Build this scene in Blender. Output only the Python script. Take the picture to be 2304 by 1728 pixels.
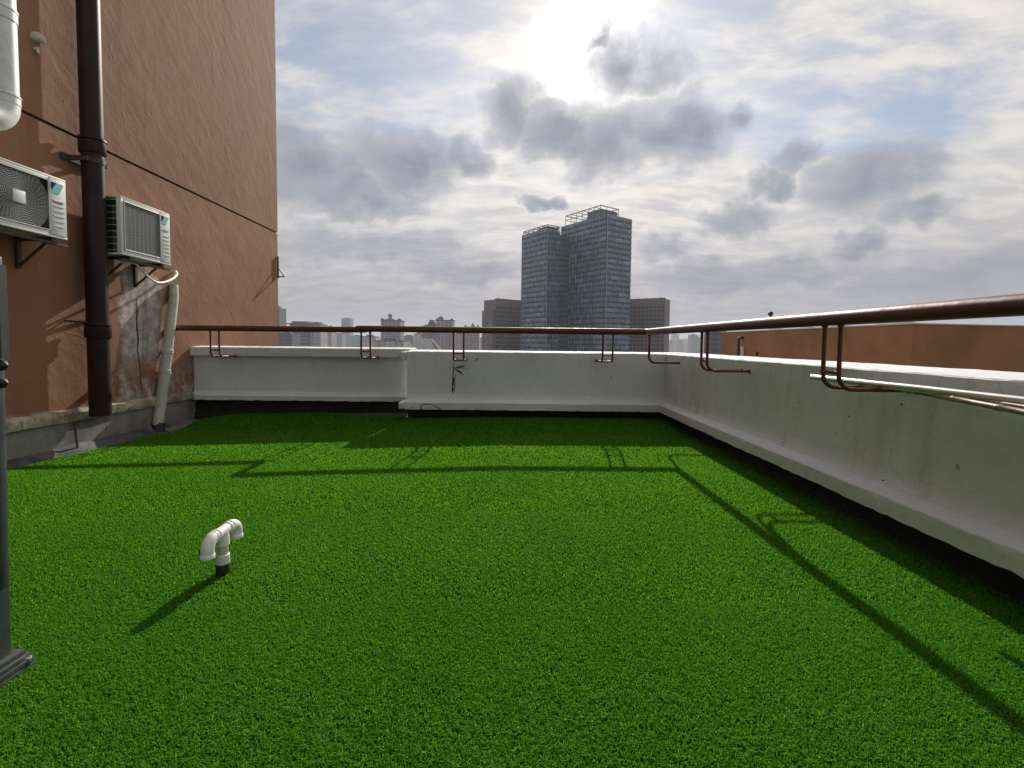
import bpy, bmesh, math, random
import numpy as np
from mathutils import Vector, Matrix

random.seed(7)
rng = np.random.default_rng(7)
S = bpy.context.scene
COL = S.collection
for o in list(bpy.data.objects):
    bpy.data.objects.remove(o)

# ------------------------------------------------------------------ camera
FPX, H = 1080.0, 1.05           # focal length in photo pixels, eye height in metres
PITCH, ROLL = math.radians(-2.8), math.radians(0.6)
CAM = Vector((0, 0, H))
fw = Vector((0, math.cos(PITCH), math.sin(PITCH)))
r0 = Vector((1, 0, 0))
u0 = r0.cross(fw)
rt = math.cos(ROLL) * r0 + math.sin(ROLL) * u0
up = -math.sin(ROLL) * r0 + math.cos(ROLL) * u0
PX, PY = 1136.45, 822.82
cam = bpy.data.cameras.new('camera')
camo = bpy.data.objects.new('camera', cam)
COL.objects.link(camo)
camo.matrix_world = Matrix(((rt.x, up.x, -fw.x, CAM.x), (rt.y, up.y, -fw.y, CAM.y), (rt.z, up.z, -fw.z, CAM.z), (0, 0, 0, 1)))
cam.sensor_width = 36
cam.lens = FPX / 2304 * 36
cam.shift_x = (1152 - PX) / 2304
cam.shift_y = -(864 - PY) / 2304
cam.clip_start = 0.05
cam.clip_end = 20000
S.camera = camo


def ray(x, y):
    return fw * FPX + rt * (x - PX) - up * (y - PY)


def at(x, y, Y):
    """world point seen at photo pixel x, y lying at depth Y"""
    v = ray(x, y)
    return CAM + v * (Y / v.y)


def at_x(x, y, X):
    v = ray(x, y)
    return CAM + v * (X / v.x)


def gz(x):
    """the roof falls gently towards the stair house"""
    return 0.025 * min(x, 0.0)


def sstep(a, b, t):
    t = min(max((t - a) / (b - a), 0.0), 1.0)
    return t * t * (3 - 2 * t)


def lift(x, y):
    """the turf rides up the bitumen fillet along the end wall"""
    l_ = sstep(-1.0, -1.7, x)
    return (1 - l_) * 0.055 * sstep(5.3, 6.3, y) + l_ * 0.085 * sstep(5.7, 6.7, y) * sstep(-4.6, -3.6, x)


def at_ground(x, y):
    v = ray(x, y)
    s = 0.025
    t = -H / (v.z - s * v.x) if v.x < 0 else -H / v.z
    return CAM + v * t


# ------------------------------------------------------------------ sky, sun, exposure
SUN_PER_H = (0.268, 1.70)       # horizontal run towards the sun for one metre of height
SUN_DIR = Vector((SUN_PER_H[0], SUN_PER_H[1], 1)).normalized()
SUN_EL = math.asin(SUN_DIR.z)
SUN_AZ = math.atan2(SUN_DIR.x, SUN_DIR.y)

sun = bpy.data.lights.new('sun', 'SUN')
sun.energy = 5.0
sun.angle = math.radians(0.6)
sun.color = (1.0, 0.93, 0.82)
suno = bpy.data.objects.new('sun', sun)
COL.objects.link(suno)
suno.rotation_euler = SUN_DIR.to_track_quat('Z', 'Y').to_euler()

S.cycles.max_bounces = 5
S.cycles.diffuse_bounces = 3
S.cycles.glossy_bounces = 2
S.cycles.transmission_bounces = 2
S.cycles.volume_bounces = 1
S.view_settings.view_transform = 'Standard'
S.view_settings.look = 'None'
S.view_settings.exposure = 0.0
S.view_settings.gamma = 1.0
S.view_settings.use_curve_mapping = False

W = bpy.data.worlds.new('World')
S.world = W
W.use_nodes = True


class NT:
    """small helper to write node trees"""
    def __init__(self, tree):
        self.t = tree
        tree.nodes.clear()

    def n(self, kind, **kw):
        nd = self.t.nodes.new(kind)
        for k, v in kw.items():
            setattr(nd, k, v)
        return nd

    def link(self, a, b):
        self.t.links.new(a, b)

    def put(self, sock, v):
        if hasattr(v, 'is_linked') or isinstance(v, bpy.types.NodeSocket):
            self.t.links.new(v, sock)
        else:
            sock.default_value = v

    def math(self, op, a, b=0.0, c=0.0, clamp=False):
        nd = self.n('ShaderNodeMath', operation=op, use_clamp=clamp)
        self.put(nd.inputs[0], a)
        self.put(nd.inputs[1], b)
        self.put(nd.inputs[2], c)
        return nd.outputs[0]

    def vmath(self, op, a, b=(0, 0, 0), out=0):
        nd = self.n('ShaderNodeVectorMath', operation=op)
        self.put(nd.inputs[0], a)
        self.put(nd.inputs[1], b)
        return nd.outputs[out]

    def noise(self, vec, scale=5.0, detail=4.0, rough=0.55, dist=0.0, out='Fac'):
        nd = self.n('ShaderNodeTexNoise')
        if vec is not None:
            self.put(nd.inputs['Vector'], vec)
        nd.inputs['Scale'].default_value = scale
        nd.inputs['Detail'].default_value = detail
        nd.inputs['Roughness'].default_value = rough
        nd.inputs['Distortion'].default_value = dist
        return nd.outputs[out]

    def smooth(self, v, a, b, lo=0.0, hi=1.0):
        nd = self.n('ShaderNodeMapRange', interpolation_type='SMOOTHSTEP')
        self.put(nd.inputs['Value'], v)
        nd.inputs['From Min'].default_value = a
        nd.inputs['From Max'].default_value = b
        nd.inputs['To Min'].default_value = lo
        nd.inputs['To Max'].default_value = hi
        return nd.outputs['Result']

    def mix(self, f, a, b, mode='MIX'):
        nd = self.n('ShaderNodeMix', data_type='RGBA', blend_type=mode)
        nd.clamp_factor = True
        self.put(nd.inputs[0], f)
        self.put(nd.inputs[6], a if not isinstance(a, tuple) else (*a[:3], 1))
        self.put(nd.inputs[7], b if not isinstance(b, tuple) else (*b[:3], 1))
        return nd.outputs[2]

    def xyz(self, v):
        nd = self.n('ShaderNodeSeparateXYZ')
        self.put(nd.inputs[0], v)
        return nd.outputs

    def comb(self, x, y, z):
        nd = self.n('ShaderNodeCombineXYZ')
        for s_, v in zip(nd.inputs, (x, y, z)):
            self.put(s_, v)
        return nd.outputs[0]


def build_sky():
    k = NT(W.node_tree)
    out = k.n('ShaderNodeOutputWorld')
    tc = k.n('ShaderNodeTexCoord')
    d = tc.outputs['Generated']
    # the clouds are laid out over directions; a warp frays their edges
    wn = k.noise(d, 5.0, 3, 0.6, out='Color')
    wn2 = k.noise(d, 15.0, 6, 0.62, out='Color')
    w1 = k.vmath('MULTIPLY', k.vmath('SUBTRACT', wn, (.5, .5, .5)), (.17, .17, .12))
    w2 = k.vmath('MULTIPLY', k.vmath('SUBTRACT', wn2, (.5, .5, .5)), (.095, .095, .075))
    dw = k.vmath('ADD', d, k.vmath('ADD', w1, w2))
    x, y, z = k.xyz(k.vmath('ADD', d, k.vmath('MULTIPLY', w1, (0.35, 0.35, 0.25))))
    den = k.math('ADD', k.math('MAXIMUM', z, 0.0), 0.20)
    px_, py_ = k.math('DIVIDE', x, den), k.math('DIVIDE', y, den)
    p = k.comb(px_, py_, 0.0)
    # rippled high cloud (streaks run up to the right) over soft banks
    rot = k.n('ShaderNodeMapping')
    k.link(p, rot.inputs['Vector'])
    rot.inputs['Rotation'].default_value = (0, 0, math.radians(32))
    rot.inputs['Scale'].default_value = (1.0, 2.2, 1.0)
    ripple = k.noise(rot.outputs[0], 4.2, 6, 0.60, 0.0)
    bank = k.noise(p, 0.9, 4, 0.55, 0.0)
    cov = k.math('ADD', k.math('MULTIPLY', ripple, 0.55), k.math('MULTIPLY', bank, 0.75))

    def blob(cx, cy, rx, ry, a=0.10, b=1.30, src=dw):
        c = ray(cx, cy).normalized()
        q = k.vmath('MULTIPLY', k.vmath('SUBTRACT', src, tuple(c)), (FPX / rx, FPX / (1.6 * rx), FPX / ry))
        ln = k.vmath('LENGTH', q, out=1)
        return k.smooth(ln, a, b, 1.0, 0.0)

    def union(lst):
        v = lst[0]
        for w_ in lst[1:]:
            v = k.math('MAXIMUM', v, w_)
        return v
    # openings to the blue
    gaps = union([blob(760, 120, 330, 150), blob(1720, 240, 230, 100), blob(2020, 260, 200, 50), blob(1590, 60, 150, 90), blob(850, 0, 240, 110)])
    horizon_veil = k.smooth(z, 0.04, 0.40, 0.60, 0.02)
    covt = k.math('ADD', k.math('SUBTRACT', cov, k.math('MULTIPLY', gaps, 0.20)), horizon_veil)
    cover = k.smooth(covt, 0.40, 0.72, 0.0, 1.0)
    # low grey cumulus
    dark = union([blob(660, 390, 200, 105), blob(900, 370, 190, 105), blob(1050, 350, 80, 55), blob(760, 440, 260, 60),
                  blob(1180, 255, 115, 85), blob(1290, 305, 150, 80), blob(1400, 335, 160, 90), blob(1520, 315, 155, 95),
                  blob(1425, 155, 135, 80), blob(1375, 115, 60, 40)])
    dark_soft = union([blob(1990, 390, 150, 95), blob(1735, 405, 50, 42), blob(1660, 490, 85, 50), blob(2110, 475, 75, 38),
                       blob(1935, 545, 70, 36), blob(1650, 270, 50, 40), blob(1790, 345, 55, 42), blob(1215, 440, 70, 24)])
    band = union([blob(860, 560, 420, 62), blob(1050, 610, 300, 45), blob(1680, 610, 360, 50), blob(1500, 560, 120, 40), blob(2150, 640, 280, 60)])
    loose = k.smooth(bank, 0.56, 0.74)
    behind = k.smooth(y, 0.2, 0.55, 1.0, 0.0)
    dk = k.math('MAXIMUM', dark, k.math('MULTIPLY', dark_soft, 0.95))
    dk = k.math('MAXIMUM', dk, k.math('MULTIPLY', band, 0.70))
    dk = k.math('MAXIMUM', dk, k.math('MULTIPLY', k.math('MULTIPLY', loose, behind), 0.8))
    # glow of the veiled sun in the thin cloud
    dot = k.vmath('DOT_PRODUCT', d, tuple(SUN_DIR), out=1)
    ang = k.math('ARCCOSINE', k.math('MINIMUM', dot, 0.99999))
    g1 = k.math('EXPONENT', k.math('MULTIPLY', k.math('POWER', k.math('DIVIDE', ang, math.radians(3.8)), 2.0), -1.0))
    g2 = k.math('EXPONENT', k.math('MULTIPLY', k.math('DIVIDE', ang, math.radians(17)), -1.0))
    glow = k.math('ADD', k.math('MULTIPLY', g1, 2.4), k.math('MULTIPLY', k.math('MULTIPLY', g2, k.smooth(ripple, 0.3, 0.7, 0.55, 1.3)), 0.34))
    rim = k.math('MULTIPLY', k.math('MULTIPLY', k.smooth(dk, 0.0, 0.25), k.smooth(dk, 0.65, 0.30)), k.math('MULTIPLY', g2, 0.35))
    glow = k.math('MULTIPLY', glow, k.math('SUBTRACT', 1.0, k.math('MULTIPLY', dk, 0.93)))
    glow = k.math('ADD', glow, rim)
    # cloud light: brighter towards the sun than away from it
    fwd = k.smooth(dot, -0.9, 0.85, 0.50, 1.0)
    lit = k.mix(k.smooth(z, 0.05, 0.30), (0.53, 0.495, 0.485), (0.72, 0.695, 0.675))
    tone = k.mix(k.smooth(ripple, 0.33, 0.66), (0.80, 0.83, 0.885), (1.08, 1.06, 1.035))
    lit = k.mix(1.0, lit, tone, 'MULTIPLY')
    fl = k.xyz(wn2)[0]
    grey = k.mix(k.smooth(fl, 0.35, 0.65), (0.215, 0.248, 0.335), (0.30, 0.332, 0.415))
    cl = k.mix(k.math('MULTIPLY', dk, 0.86), lit, grey)
    murk = k.smooth(z, 0.0, 0.20, 0.85, 0.0)
    cl = k.mix(murk, cl, (0.242, 0.258, 0.335))
    cl = k.vmath('SCALE', cl)
    cl.node.inputs['Scale'].default_value = 1.0
    k.link(fwd, cl.node.inputs['Scale'])
    gl = k.n('ShaderNodeVectorMath', operation='SCALE')
    gl.inputs[0].default_value = (1.0, 0.94, 0.85)
    k.link(glow, gl.inputs['Scale'])
    cl = k.vmath('ADD', cl, gl.outputs[0])
    bgc = k.n('ShaderNodeBackground')
    k.link(cl, bgc.inputs['Color'])
    sky = k.n('ShaderNodeTexSky', sky_type='NISHITA')
    sky.sun_disc = False
    sky.sun_elevation = SUN_EL
    sky.sun_rotation = SUN_AZ
    sky.altitude = 80
    sky.air_density = 1.0
    sky.dust_density = 0.6
    sky.ozone_density = 3.0
    bgs = k.n('ShaderNodeBackground')
    bgs.inputs['Strength'].default_value = 0.095
    k.link(sky.outputs[0], bgs.inputs['Color'])
    total = k.math('MAXIMUM', k.math('ADD', k.math('MULTIPLY', cover, 0.62), 0.38), dk)
    total = k.math('MAXIMUM', total, g1)
    mx = k.n('ShaderNodeMixShader')
    k.link(total, mx.inputs[0])
    k.link(bgs.outputs[0], mx.inputs[1])
    k.link(bgc.outputs[0], mx.inputs[2])
    k.link(mx.outputs[0], out.inputs['Surface'])


build_sky()
W.cycles.sampling_method = 'MANUAL'
W.cycles.sample_map_resolution = 512

# ------------------------------------------------------------------ materials
MATS = {}


def material(name, color, rough=0.6, metal=0.0, var=0.0, vscale=8.0, bump=0.0, bscale=60.0, spec=0.5, fn=None, trans=0.0):
    if name in MATS:
        return MATS[name]
    m = bpy.data.materials.new(name)
    m.use_nodes = True
    k = NT(m.node_tree)
    out = k.n('ShaderNodeOutputMaterial')
    b = k.n('ShaderNodeBsdfPrincipled')
    k.link(b.outputs[0], out.inputs['Surface'])
    b.inputs['Base Color'].default_value = (*color, 1)
    b.inputs['Roughness'].default_value = rough
    b.inputs['Metallic'].default_value = metal
    b.inputs['Specular IOR Level'].default_value = spec
    geo = k.n('ShaderNodeNewGeometry')
    pos = geo.outputs['Position']
    if var > 0:
        f = k.noise(pos, vscale, 5, 0.6)
        dk_ = tuple(c * (1 - var) for c in color)
        lt_ = tuple(min(1, c * (1 + var)) for c in color)
        k.link(k.mix(k.smooth(f, 0.3, 0.7), dk_, lt_), b.inputs['Base Color'])
    if bump > 0:
        bn = k.n('ShaderNodeBump')
        bn.inputs['Strength'].default_value = bump
        bn.inputs['Distance'].default_value = 0.01
        k.link(k.noise(pos, bscale, 4, 0.6), bn.inputs['Height'])
        k.link(bn.outputs[0], b.inputs['Normal'])
    if fn:
        fn(k, b, pos)
    MATS[name] = m
    return m


def bump_of(k, b, h, strength, dist):
    bn = k.n('ShaderNodeBump')
    bn.inputs['Strength'].default_value = strength
    bn.inputs['Distance'].default_value = dist
    k.link(h, bn.inputs['Height'])
    k.link(bn.outputs[0], b.inputs['Normal'])


def fn_parapet(k, b, pos):
    x, y, z = k.xyz(pos)
    big = k.noise(pos, 1.3, 5, 0.6)
    streak = k.noise(k.vmath('MULTIPLY', pos, (9, 9, 0.9)), 1.0, 4, 0.6)
    fine = k.noise(pos, 38, 4, 0.65)
    c = k.mix(k.smooth(big, 0.32, 0.7), (0.66, 0.69, 0.715), (0.75, 0.78, 0.81))
    # damp yellowish growth on the side wall
    moss = k.math('MULTIPLY', k.smooth(k.math('ADD', big, k.math('MULTIPLY', streak, 0.35)), 0.62, 0.92), k.smooth(x, 2.02, 2.1))
    moss = k.math('MULTIPLY', moss, k.smooth(z, 0.88, 0.70))
    c = k.mix(k.math('MULTIPLY', moss, 0.75), c, (0.46, 0.45, 0.30))
    c = k.mix(k.math('MULTIPLY', k.smooth(streak, 0.60, 0.80), 0.30), c, (0.42, 0.42, 0.39))
    vor = k.n('ShaderNodeTexVoronoi')
    k.link(k.vmath('MULTIPLY', pos, (1.0, 1.0, 0.65)), vor.inputs['Vector'])
    vor.inputs['Scale'].default_value = 7.0
    spot = k.math('MULTIPLY', k.smooth(vor.outputs['Distance'], 0.10, 0.04), k.smooth(k.noise(pos, 6, 2), 0.55, 0.62))
    c = k.mix(k.math('MULTIPLY', spot, 0.7), c, (0.22, 0.21, 0.19))
    # drips below the top edge and grime on the ledge
    drip = k.noise(k.vmath('MULTIPLY', pos, (22, 22, 0.7)), 1.0, 3, 0.6)
    dm = k.math('MULTIPLY', k.smooth(drip, 0.52, 0.72), k.smooth(k.math('ADD', z, k.math('MULTIPLY', big, 0.5)), 0.78, 1.15))
    c = k.mix(k.math('MULTIPLY', dm, 0.25), c, (0.30, 0.29, 0.26))
    gm = k.math('MULTIPLY', k.smooth(z, 0.30, 0.19), k.smooth(k.noise(pos, 14, 5, 0.7), 0.45, 0.7))
    c = k.mix(k.math('MULTIPLY', gm, 0.25), c, (0.33, 0.32, 0.29))
    # hairline crazing
    v2 = k.n('ShaderNodeTexVoronoi', feature='DISTANCE_TO_EDGE')
    k.link(k.vmath('ADD', pos, k.vmath('MULTIPLY', k.noise(pos, 5, 3, out='Color'), (0.25, 0.25, 0.25))), v2.inputs['Vector'])
    v2.inputs['Scale'].default_value = 2.1
    hl = k.math('MULTIPLY', k.smooth(v2.outputs['Distance'], 0.010, 0.002), k.smooth(k.noise(pos, 1.9, 2), 0.52, 0.6))
    c = k.mix(k.math('MULTIPLY', hl, 0.25), c, (0.22, 0.22, 0.20))
    k.link(c, b.inputs['Base Color'])
    h = k.math('ADD', k.math('MULTIPLY', fine, 0.55), k.math('MULTIPLY', k.noise(pos, 7, 4, 0.6), 1.0))
    bump_of(k, b, h, 0.5, 0.012)


def fn_render_wall(k, b, pos):
    x, y, z = k.xyz(pos)
    big = k.noise(pos, 0.8, 6, 0.6)
    mid = k.noise(pos, 4.0, 6, 0.65)
    c = k.mix(k.smooth(big, 0.3, 0.72), (0.215, 0.092, 0.043), (0.310, 0.136, 0.068))
    c = k.mix(k.math('MULTIPLY', k.smooth(mid, 0.45, 0.75), 0.35), c, (0.33, 0.170, 0.095))
    # weathered, paler upper storeys
    c = k.mix(k.math('MULTIPLY', k.smooth(k.math('ADD', z, k.math('MULTIPLY', big, 3.0)), 3.6, 6.2), 0.55), c, (0.27, 0.145, 0.080))
    # cement repair beside the pale down pipe, ragged at its edges
    yy = k.math('ADD', y, k.math('MULTIPLY', k.math('SUBTRACT', mid, 0.5), 0.55))
    zz = k.math('ADD', z, k.math('MULTIPLY', k.math('SUBTRACT', k.noise(pos, 9, 4), 0.5), 0.5))
    m1 = k.math('MULTIPLY', k.smooth(yy, 5.50, 5.62), k.smooth(yy, 6.35, 6.02))
    m1 = k.math('MULTIPLY', m1, k.math('MULTIPLY', k.smooth(zz, 1.95, 1.72), k.smooth(zz, 0.55, 1.0)))
    m2 = k.math('MULTIPLY', k.smooth(yy, 5.25, 5.5), k.smooth(zz, 0.85, 0.45))
    smear = k.smooth(k.noise(pos, 6.0, 6, 0.7), 0.42, 0.6)
    m2 = k.math('MULTIPLY', m2, smear)
    m3 = k.math('MULTIPLY', k.smooth(z, 0.36, 0.31), k.smooth(mid, 0.42, 0.6))
    patch = k.math('MAXIMUM', m1, k.math('MAXIMUM', m2, m3))
    gc = k.mix(k.smooth(k.noise(pos, 11, 5, 0.7), 0.35, 0.65), (0.30, 0.28, 0.26), (0.60, 0.57, 0.54))
    c = k.mix(k.math('MULTIPLY', patch, 0.9), c, gc)
    # old damp runs
    run = k.noise(k.vmath('MULTIPLY', pos, (6, 6, 0.5)), 1.0, 4, 0.6)
    c = k.mix(k.math('MULTIPLY', k.smooth(run, 0.52, 0.75), 0.5), c, (0.15, 0.088, 0.055))
    fleck = k.noise(k.vmath('MULTIPLY', pos, (14, 14, 0.9)), 1.0, 3, 0.6)
    under = k.math('MULTIPLY', k.smooth(k.math('SUBTRACT', 3.106, z), 0.0, 0.02), k.smooth(k.math('SUBTRACT', 3.106, k.math('ADD', z, k.math('MULTIPLY', fleck, -0.9))), 0.9, 0.2))
    c = k.mix(k.math('MULTIPLY', k.math('MULTIPLY', under, k.smooth(fleck, 0.42, 0.66)), 0.5), c, (0.13, 0.075, 0.048))
    mott = k.noise(pos, 2.3, 5, 0.65)
    c = k.mix(k.math('MULTIPLY', k.smooth(mott, 0.48, 0.70), 0.38), c, (0.235, 0.138, 0.085))
    c = k.mix(k.math('MULTIPLY', k.smooth(mott, 0.46, 0.30), 0.30), c, (0.30, 0.115, 0.068))
    k.link(c, b.inputs['Base Color'])
    # trowel strokes slanting across the render catch the grazing sun
    across = k.math('ADD', k.math('MULTIPLY', y, 0.72), k.math('MULTIPLY', z, 0.69))
    along = k.math('SUBTRACT', k.math('MULTIPLY', y, 0.69), k.math('MULTIPLY', z, 0.72))
    strokes = k.noise(k.comb(k.math('MULTIPLY', across, 2.6), along, x), 2.0, 5, 0.55, 0.7)
    h = k.math('ADD', k.math('MULTIPLY', strokes, 0.8), k.math('ADD', k.math('MULTIPLY', mid, 1.0), k.math('MULTIPLY', k.noise(pos, 45, 3), 0.16)))
    ridge = k.noise(k.comb(k.math('MULTIPLY', across, 1.9), k.math('MULTIPLY', along, 0.55), 3.0), 3.0, 3, 0.5, 0.4)
    rg_ = k.math('MULTIPLY', k.smooth(k.math('ABSOLUTE', k.math('SUBTRACT', ridge, 0.56)), 0.012, 0.0), k.smooth(k.noise(pos, 1.1, 2), 0.48, 0.6))
    h = k.math('ADD', h, k.math('ADD', k.math('MULTIPLY', patch, 0.25), k.math('MULTIPLY', rg_, 0.35)))
    bump_of(k, b, h, 0.24, 0.03)


def fn_plinth(k, b, pos):
    n1 = k.noise(pos, 2.2, 6, 0.65)
    n2 = k.noise(k.vmath('MULTIPLY', pos, (5, 5, 1)), 2.5, 5, 0.7)
    c = k.mix(k.smooth(n1, 0.35, 0.68), (0.13, 0.125, 0.11), (0.26, 0.245, 0.215))
    c = k.mix(k.math('MULTIPLY', k.smooth(n2, 0.55, 0.75), 0.7), c, (0.09, 0.075, 0.06))
    k.link(c, b.inputs['Base Color'])
    bump_of(k, b, k.noise(pos, 20, 6, 0.65), 0.5, 0.01)


def fn_ledge(k, b, pos):
    n1 = k.noise(pos, 5.0, 6, 0.7)
    n2 = k.noise(k.vmath('MULTIPLY', pos, (8, 8, 1)), 2.5, 5, 0.7)
    c = k.mix(k.smooth(n1, 0.38, 0.62), (0.20, 0.155, 0.10), (0.47, 0.42, 0.32))
    c = k.mix(k.math('MULTIPLY', k.smooth(n2, 0.56, 0.72), 0.8), c, (0.10, 0.08, 0.06))
    k.link(c, b.inputs['Base Color'])
    bump_of(k, b, k.noise(pos, 28, 6, 0.65), 0.6, 0.012)


def fn_deck(k, b, pos):
    n1 = k.noise(pos, 3.0, 6, 0.7)
    c = k.mix(k.smooth(n1, 0.35, 0.7), (0.045, 0.044, 0.043), (0.13, 0.125, 0.12))
    k.link(c, b.inputs['Base Color'])
    bump_of(k, b, k.noise(pos, 30, 6, 0.65), 0.6, 0.01)


def fn_turf_back(k, b, pos):
    n1 = k.noise(pos, 60.0, 3, 0.7)
    k.link(k.mix(n1, (0.008, 0.035, 0.004), (0.018, 0.065, 0.007)), b.inputs['Base Color'])


def fn_worn_paint(k, b, pos):
    n1 = k.noise(pos, 9, 5, 0.7)
    n2 = k.noise(pos, 42, 4, 0.7)
    c = k.mix(k.smooth(n1, 0.3, 0.7), (0.105, 0.028, 0.021), (0.165, 0.050, 0.036))
    c = k.mix(k.math('MULTIPLY', k.smooth(n2, 0.58, 0.70), 0.6), c, (0.13, 0.070, 0.040))
    c = k.mix(k.math('MULTIPLY', k.smooth(k.noise(pos, 70, 3, 0.6), 0.70, 0.76), 0.8), c, (0.035, 0.022, 0.018))
    k.link(c, b.inputs['Base Color'])
    k.link(k.smooth(n1, 0.3, 0.75, 0.42, 0.62), b.inputs['Roughness'])
    bump_of(k, b, k.math('ADD', n2, k.noise(pos, 18, 3)), 0.12, 0.006)


M_PARAPET = material('aged_white_paint', (0.56, 0.57, 0.55), 0.8, fn=fn_parapet)
M_WALL = material('terracotta_render', (0.33, 0.18, 0.11), 0.85, fn=fn_render_wall)
M_PLINTH = material('cement_plinth', (0.2, 0.19, 0.17), 0.9, fn=fn_plinth)
M_LEDGE = material('worn_cement_ledge', (0.35, 0.3, 0.22), 0.9, fn=fn_ledge)
M_DECK = material('bitumen_deck', (0.08, 0.08, 0.08), 0.85, fn=fn_deck)
M_TURFB = material('turf_backing', (0.02, 0.05, 0.01), 1.0, fn=fn_turf_back, spec=0.0)
M_UPSTAND = material('black_upstand', (0.016, 0.015, 0.015), 0.8, var=0.4, vscale=6, bump=0.3, bscale=25)
M_RAIL = material('maroon_rail_paint', (0.135, 0.036, 0.026), 0.5, var=0.25, vscale=5, bump=0.06, bscale=25, spec=0.3, fn=fn_worn_paint)
M_PIPE_BROWN = material('dark_brown_pipe_paint', (0.024, 0.009, 0.009), 0.5, var=0.3, vscale=6, bump=0.12, bscale=18, spec=0.25)
M_PVC = material('white_pvc', (0.76, 0.76, 0.74), 0.38, var=0.10, vscale=14, bump=0.03, bscale=40)
M_PVC_OLD = material('aged_pvc', (0.50, 0.48, 0.41), 0.45, var=0.16, vscale=7, bump=0.05, bscale=30)
M_RUBBER = material('black_rubber', (0.016, 0.017, 0.02), 0.55, var=0.3, vscale=20)
M_TAR = material('tar_joint', (0.025, 0.02, 0.016), 0.8, var=0.4, vscale=14)
M_POST = material('slate_grey_coating', (0.052, 0.060, 0.066), 0.5, var=0.2, vscale=10, bump=0.05, bscale=70)
M_STEEL = material('polished_steel', (0.80, 0.80, 0.80), 0.28, metal=1.0, var=0.06, vscale=20)
M_BAMBOO = material('dry_bamboo', (0.33, 0.24, 0.18), 0.42, var=0.3, vscale=16)
M_AC = material('ac_white_enamel', (0.66, 0.66, 0.62), 0.4, var=0.06, vscale=7, bump=0.02)
M_AC_DARK = material('ac_coil_dark', (0.022, 0.026, 0.03), 0.5, var=0.3, vscale=30)
M_AC_WIRE = material('ac_grille_wire', (0.46, 0.47, 0.44), 0.45)
M_TEAL = material('logo_teal', (0.10, 0.42, 0.50), 0.5)
M_NAVY = material('logo_navy', (0.02, 0.028, 0.08), 0.9, spec=0.05)
M_PRINT = material('print_grey', (0.12, 0.13, 0.14), 0.6)
M_IRON = material('rusty_angle_iron', (0.055, 0.033, 0.024), 0.7, var=0.4, vscale=18)
M_CRACK = material('crack_dark', (0.03, 0.028, 0.025), 0.95, var=0.5, vscale=40)
M_CEMENT_PALE = material('pale_cement', (0.50, 0.49, 0.46), 0.9, var=0.2, vscale=12, bump=0.3, bscale=40)


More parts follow.
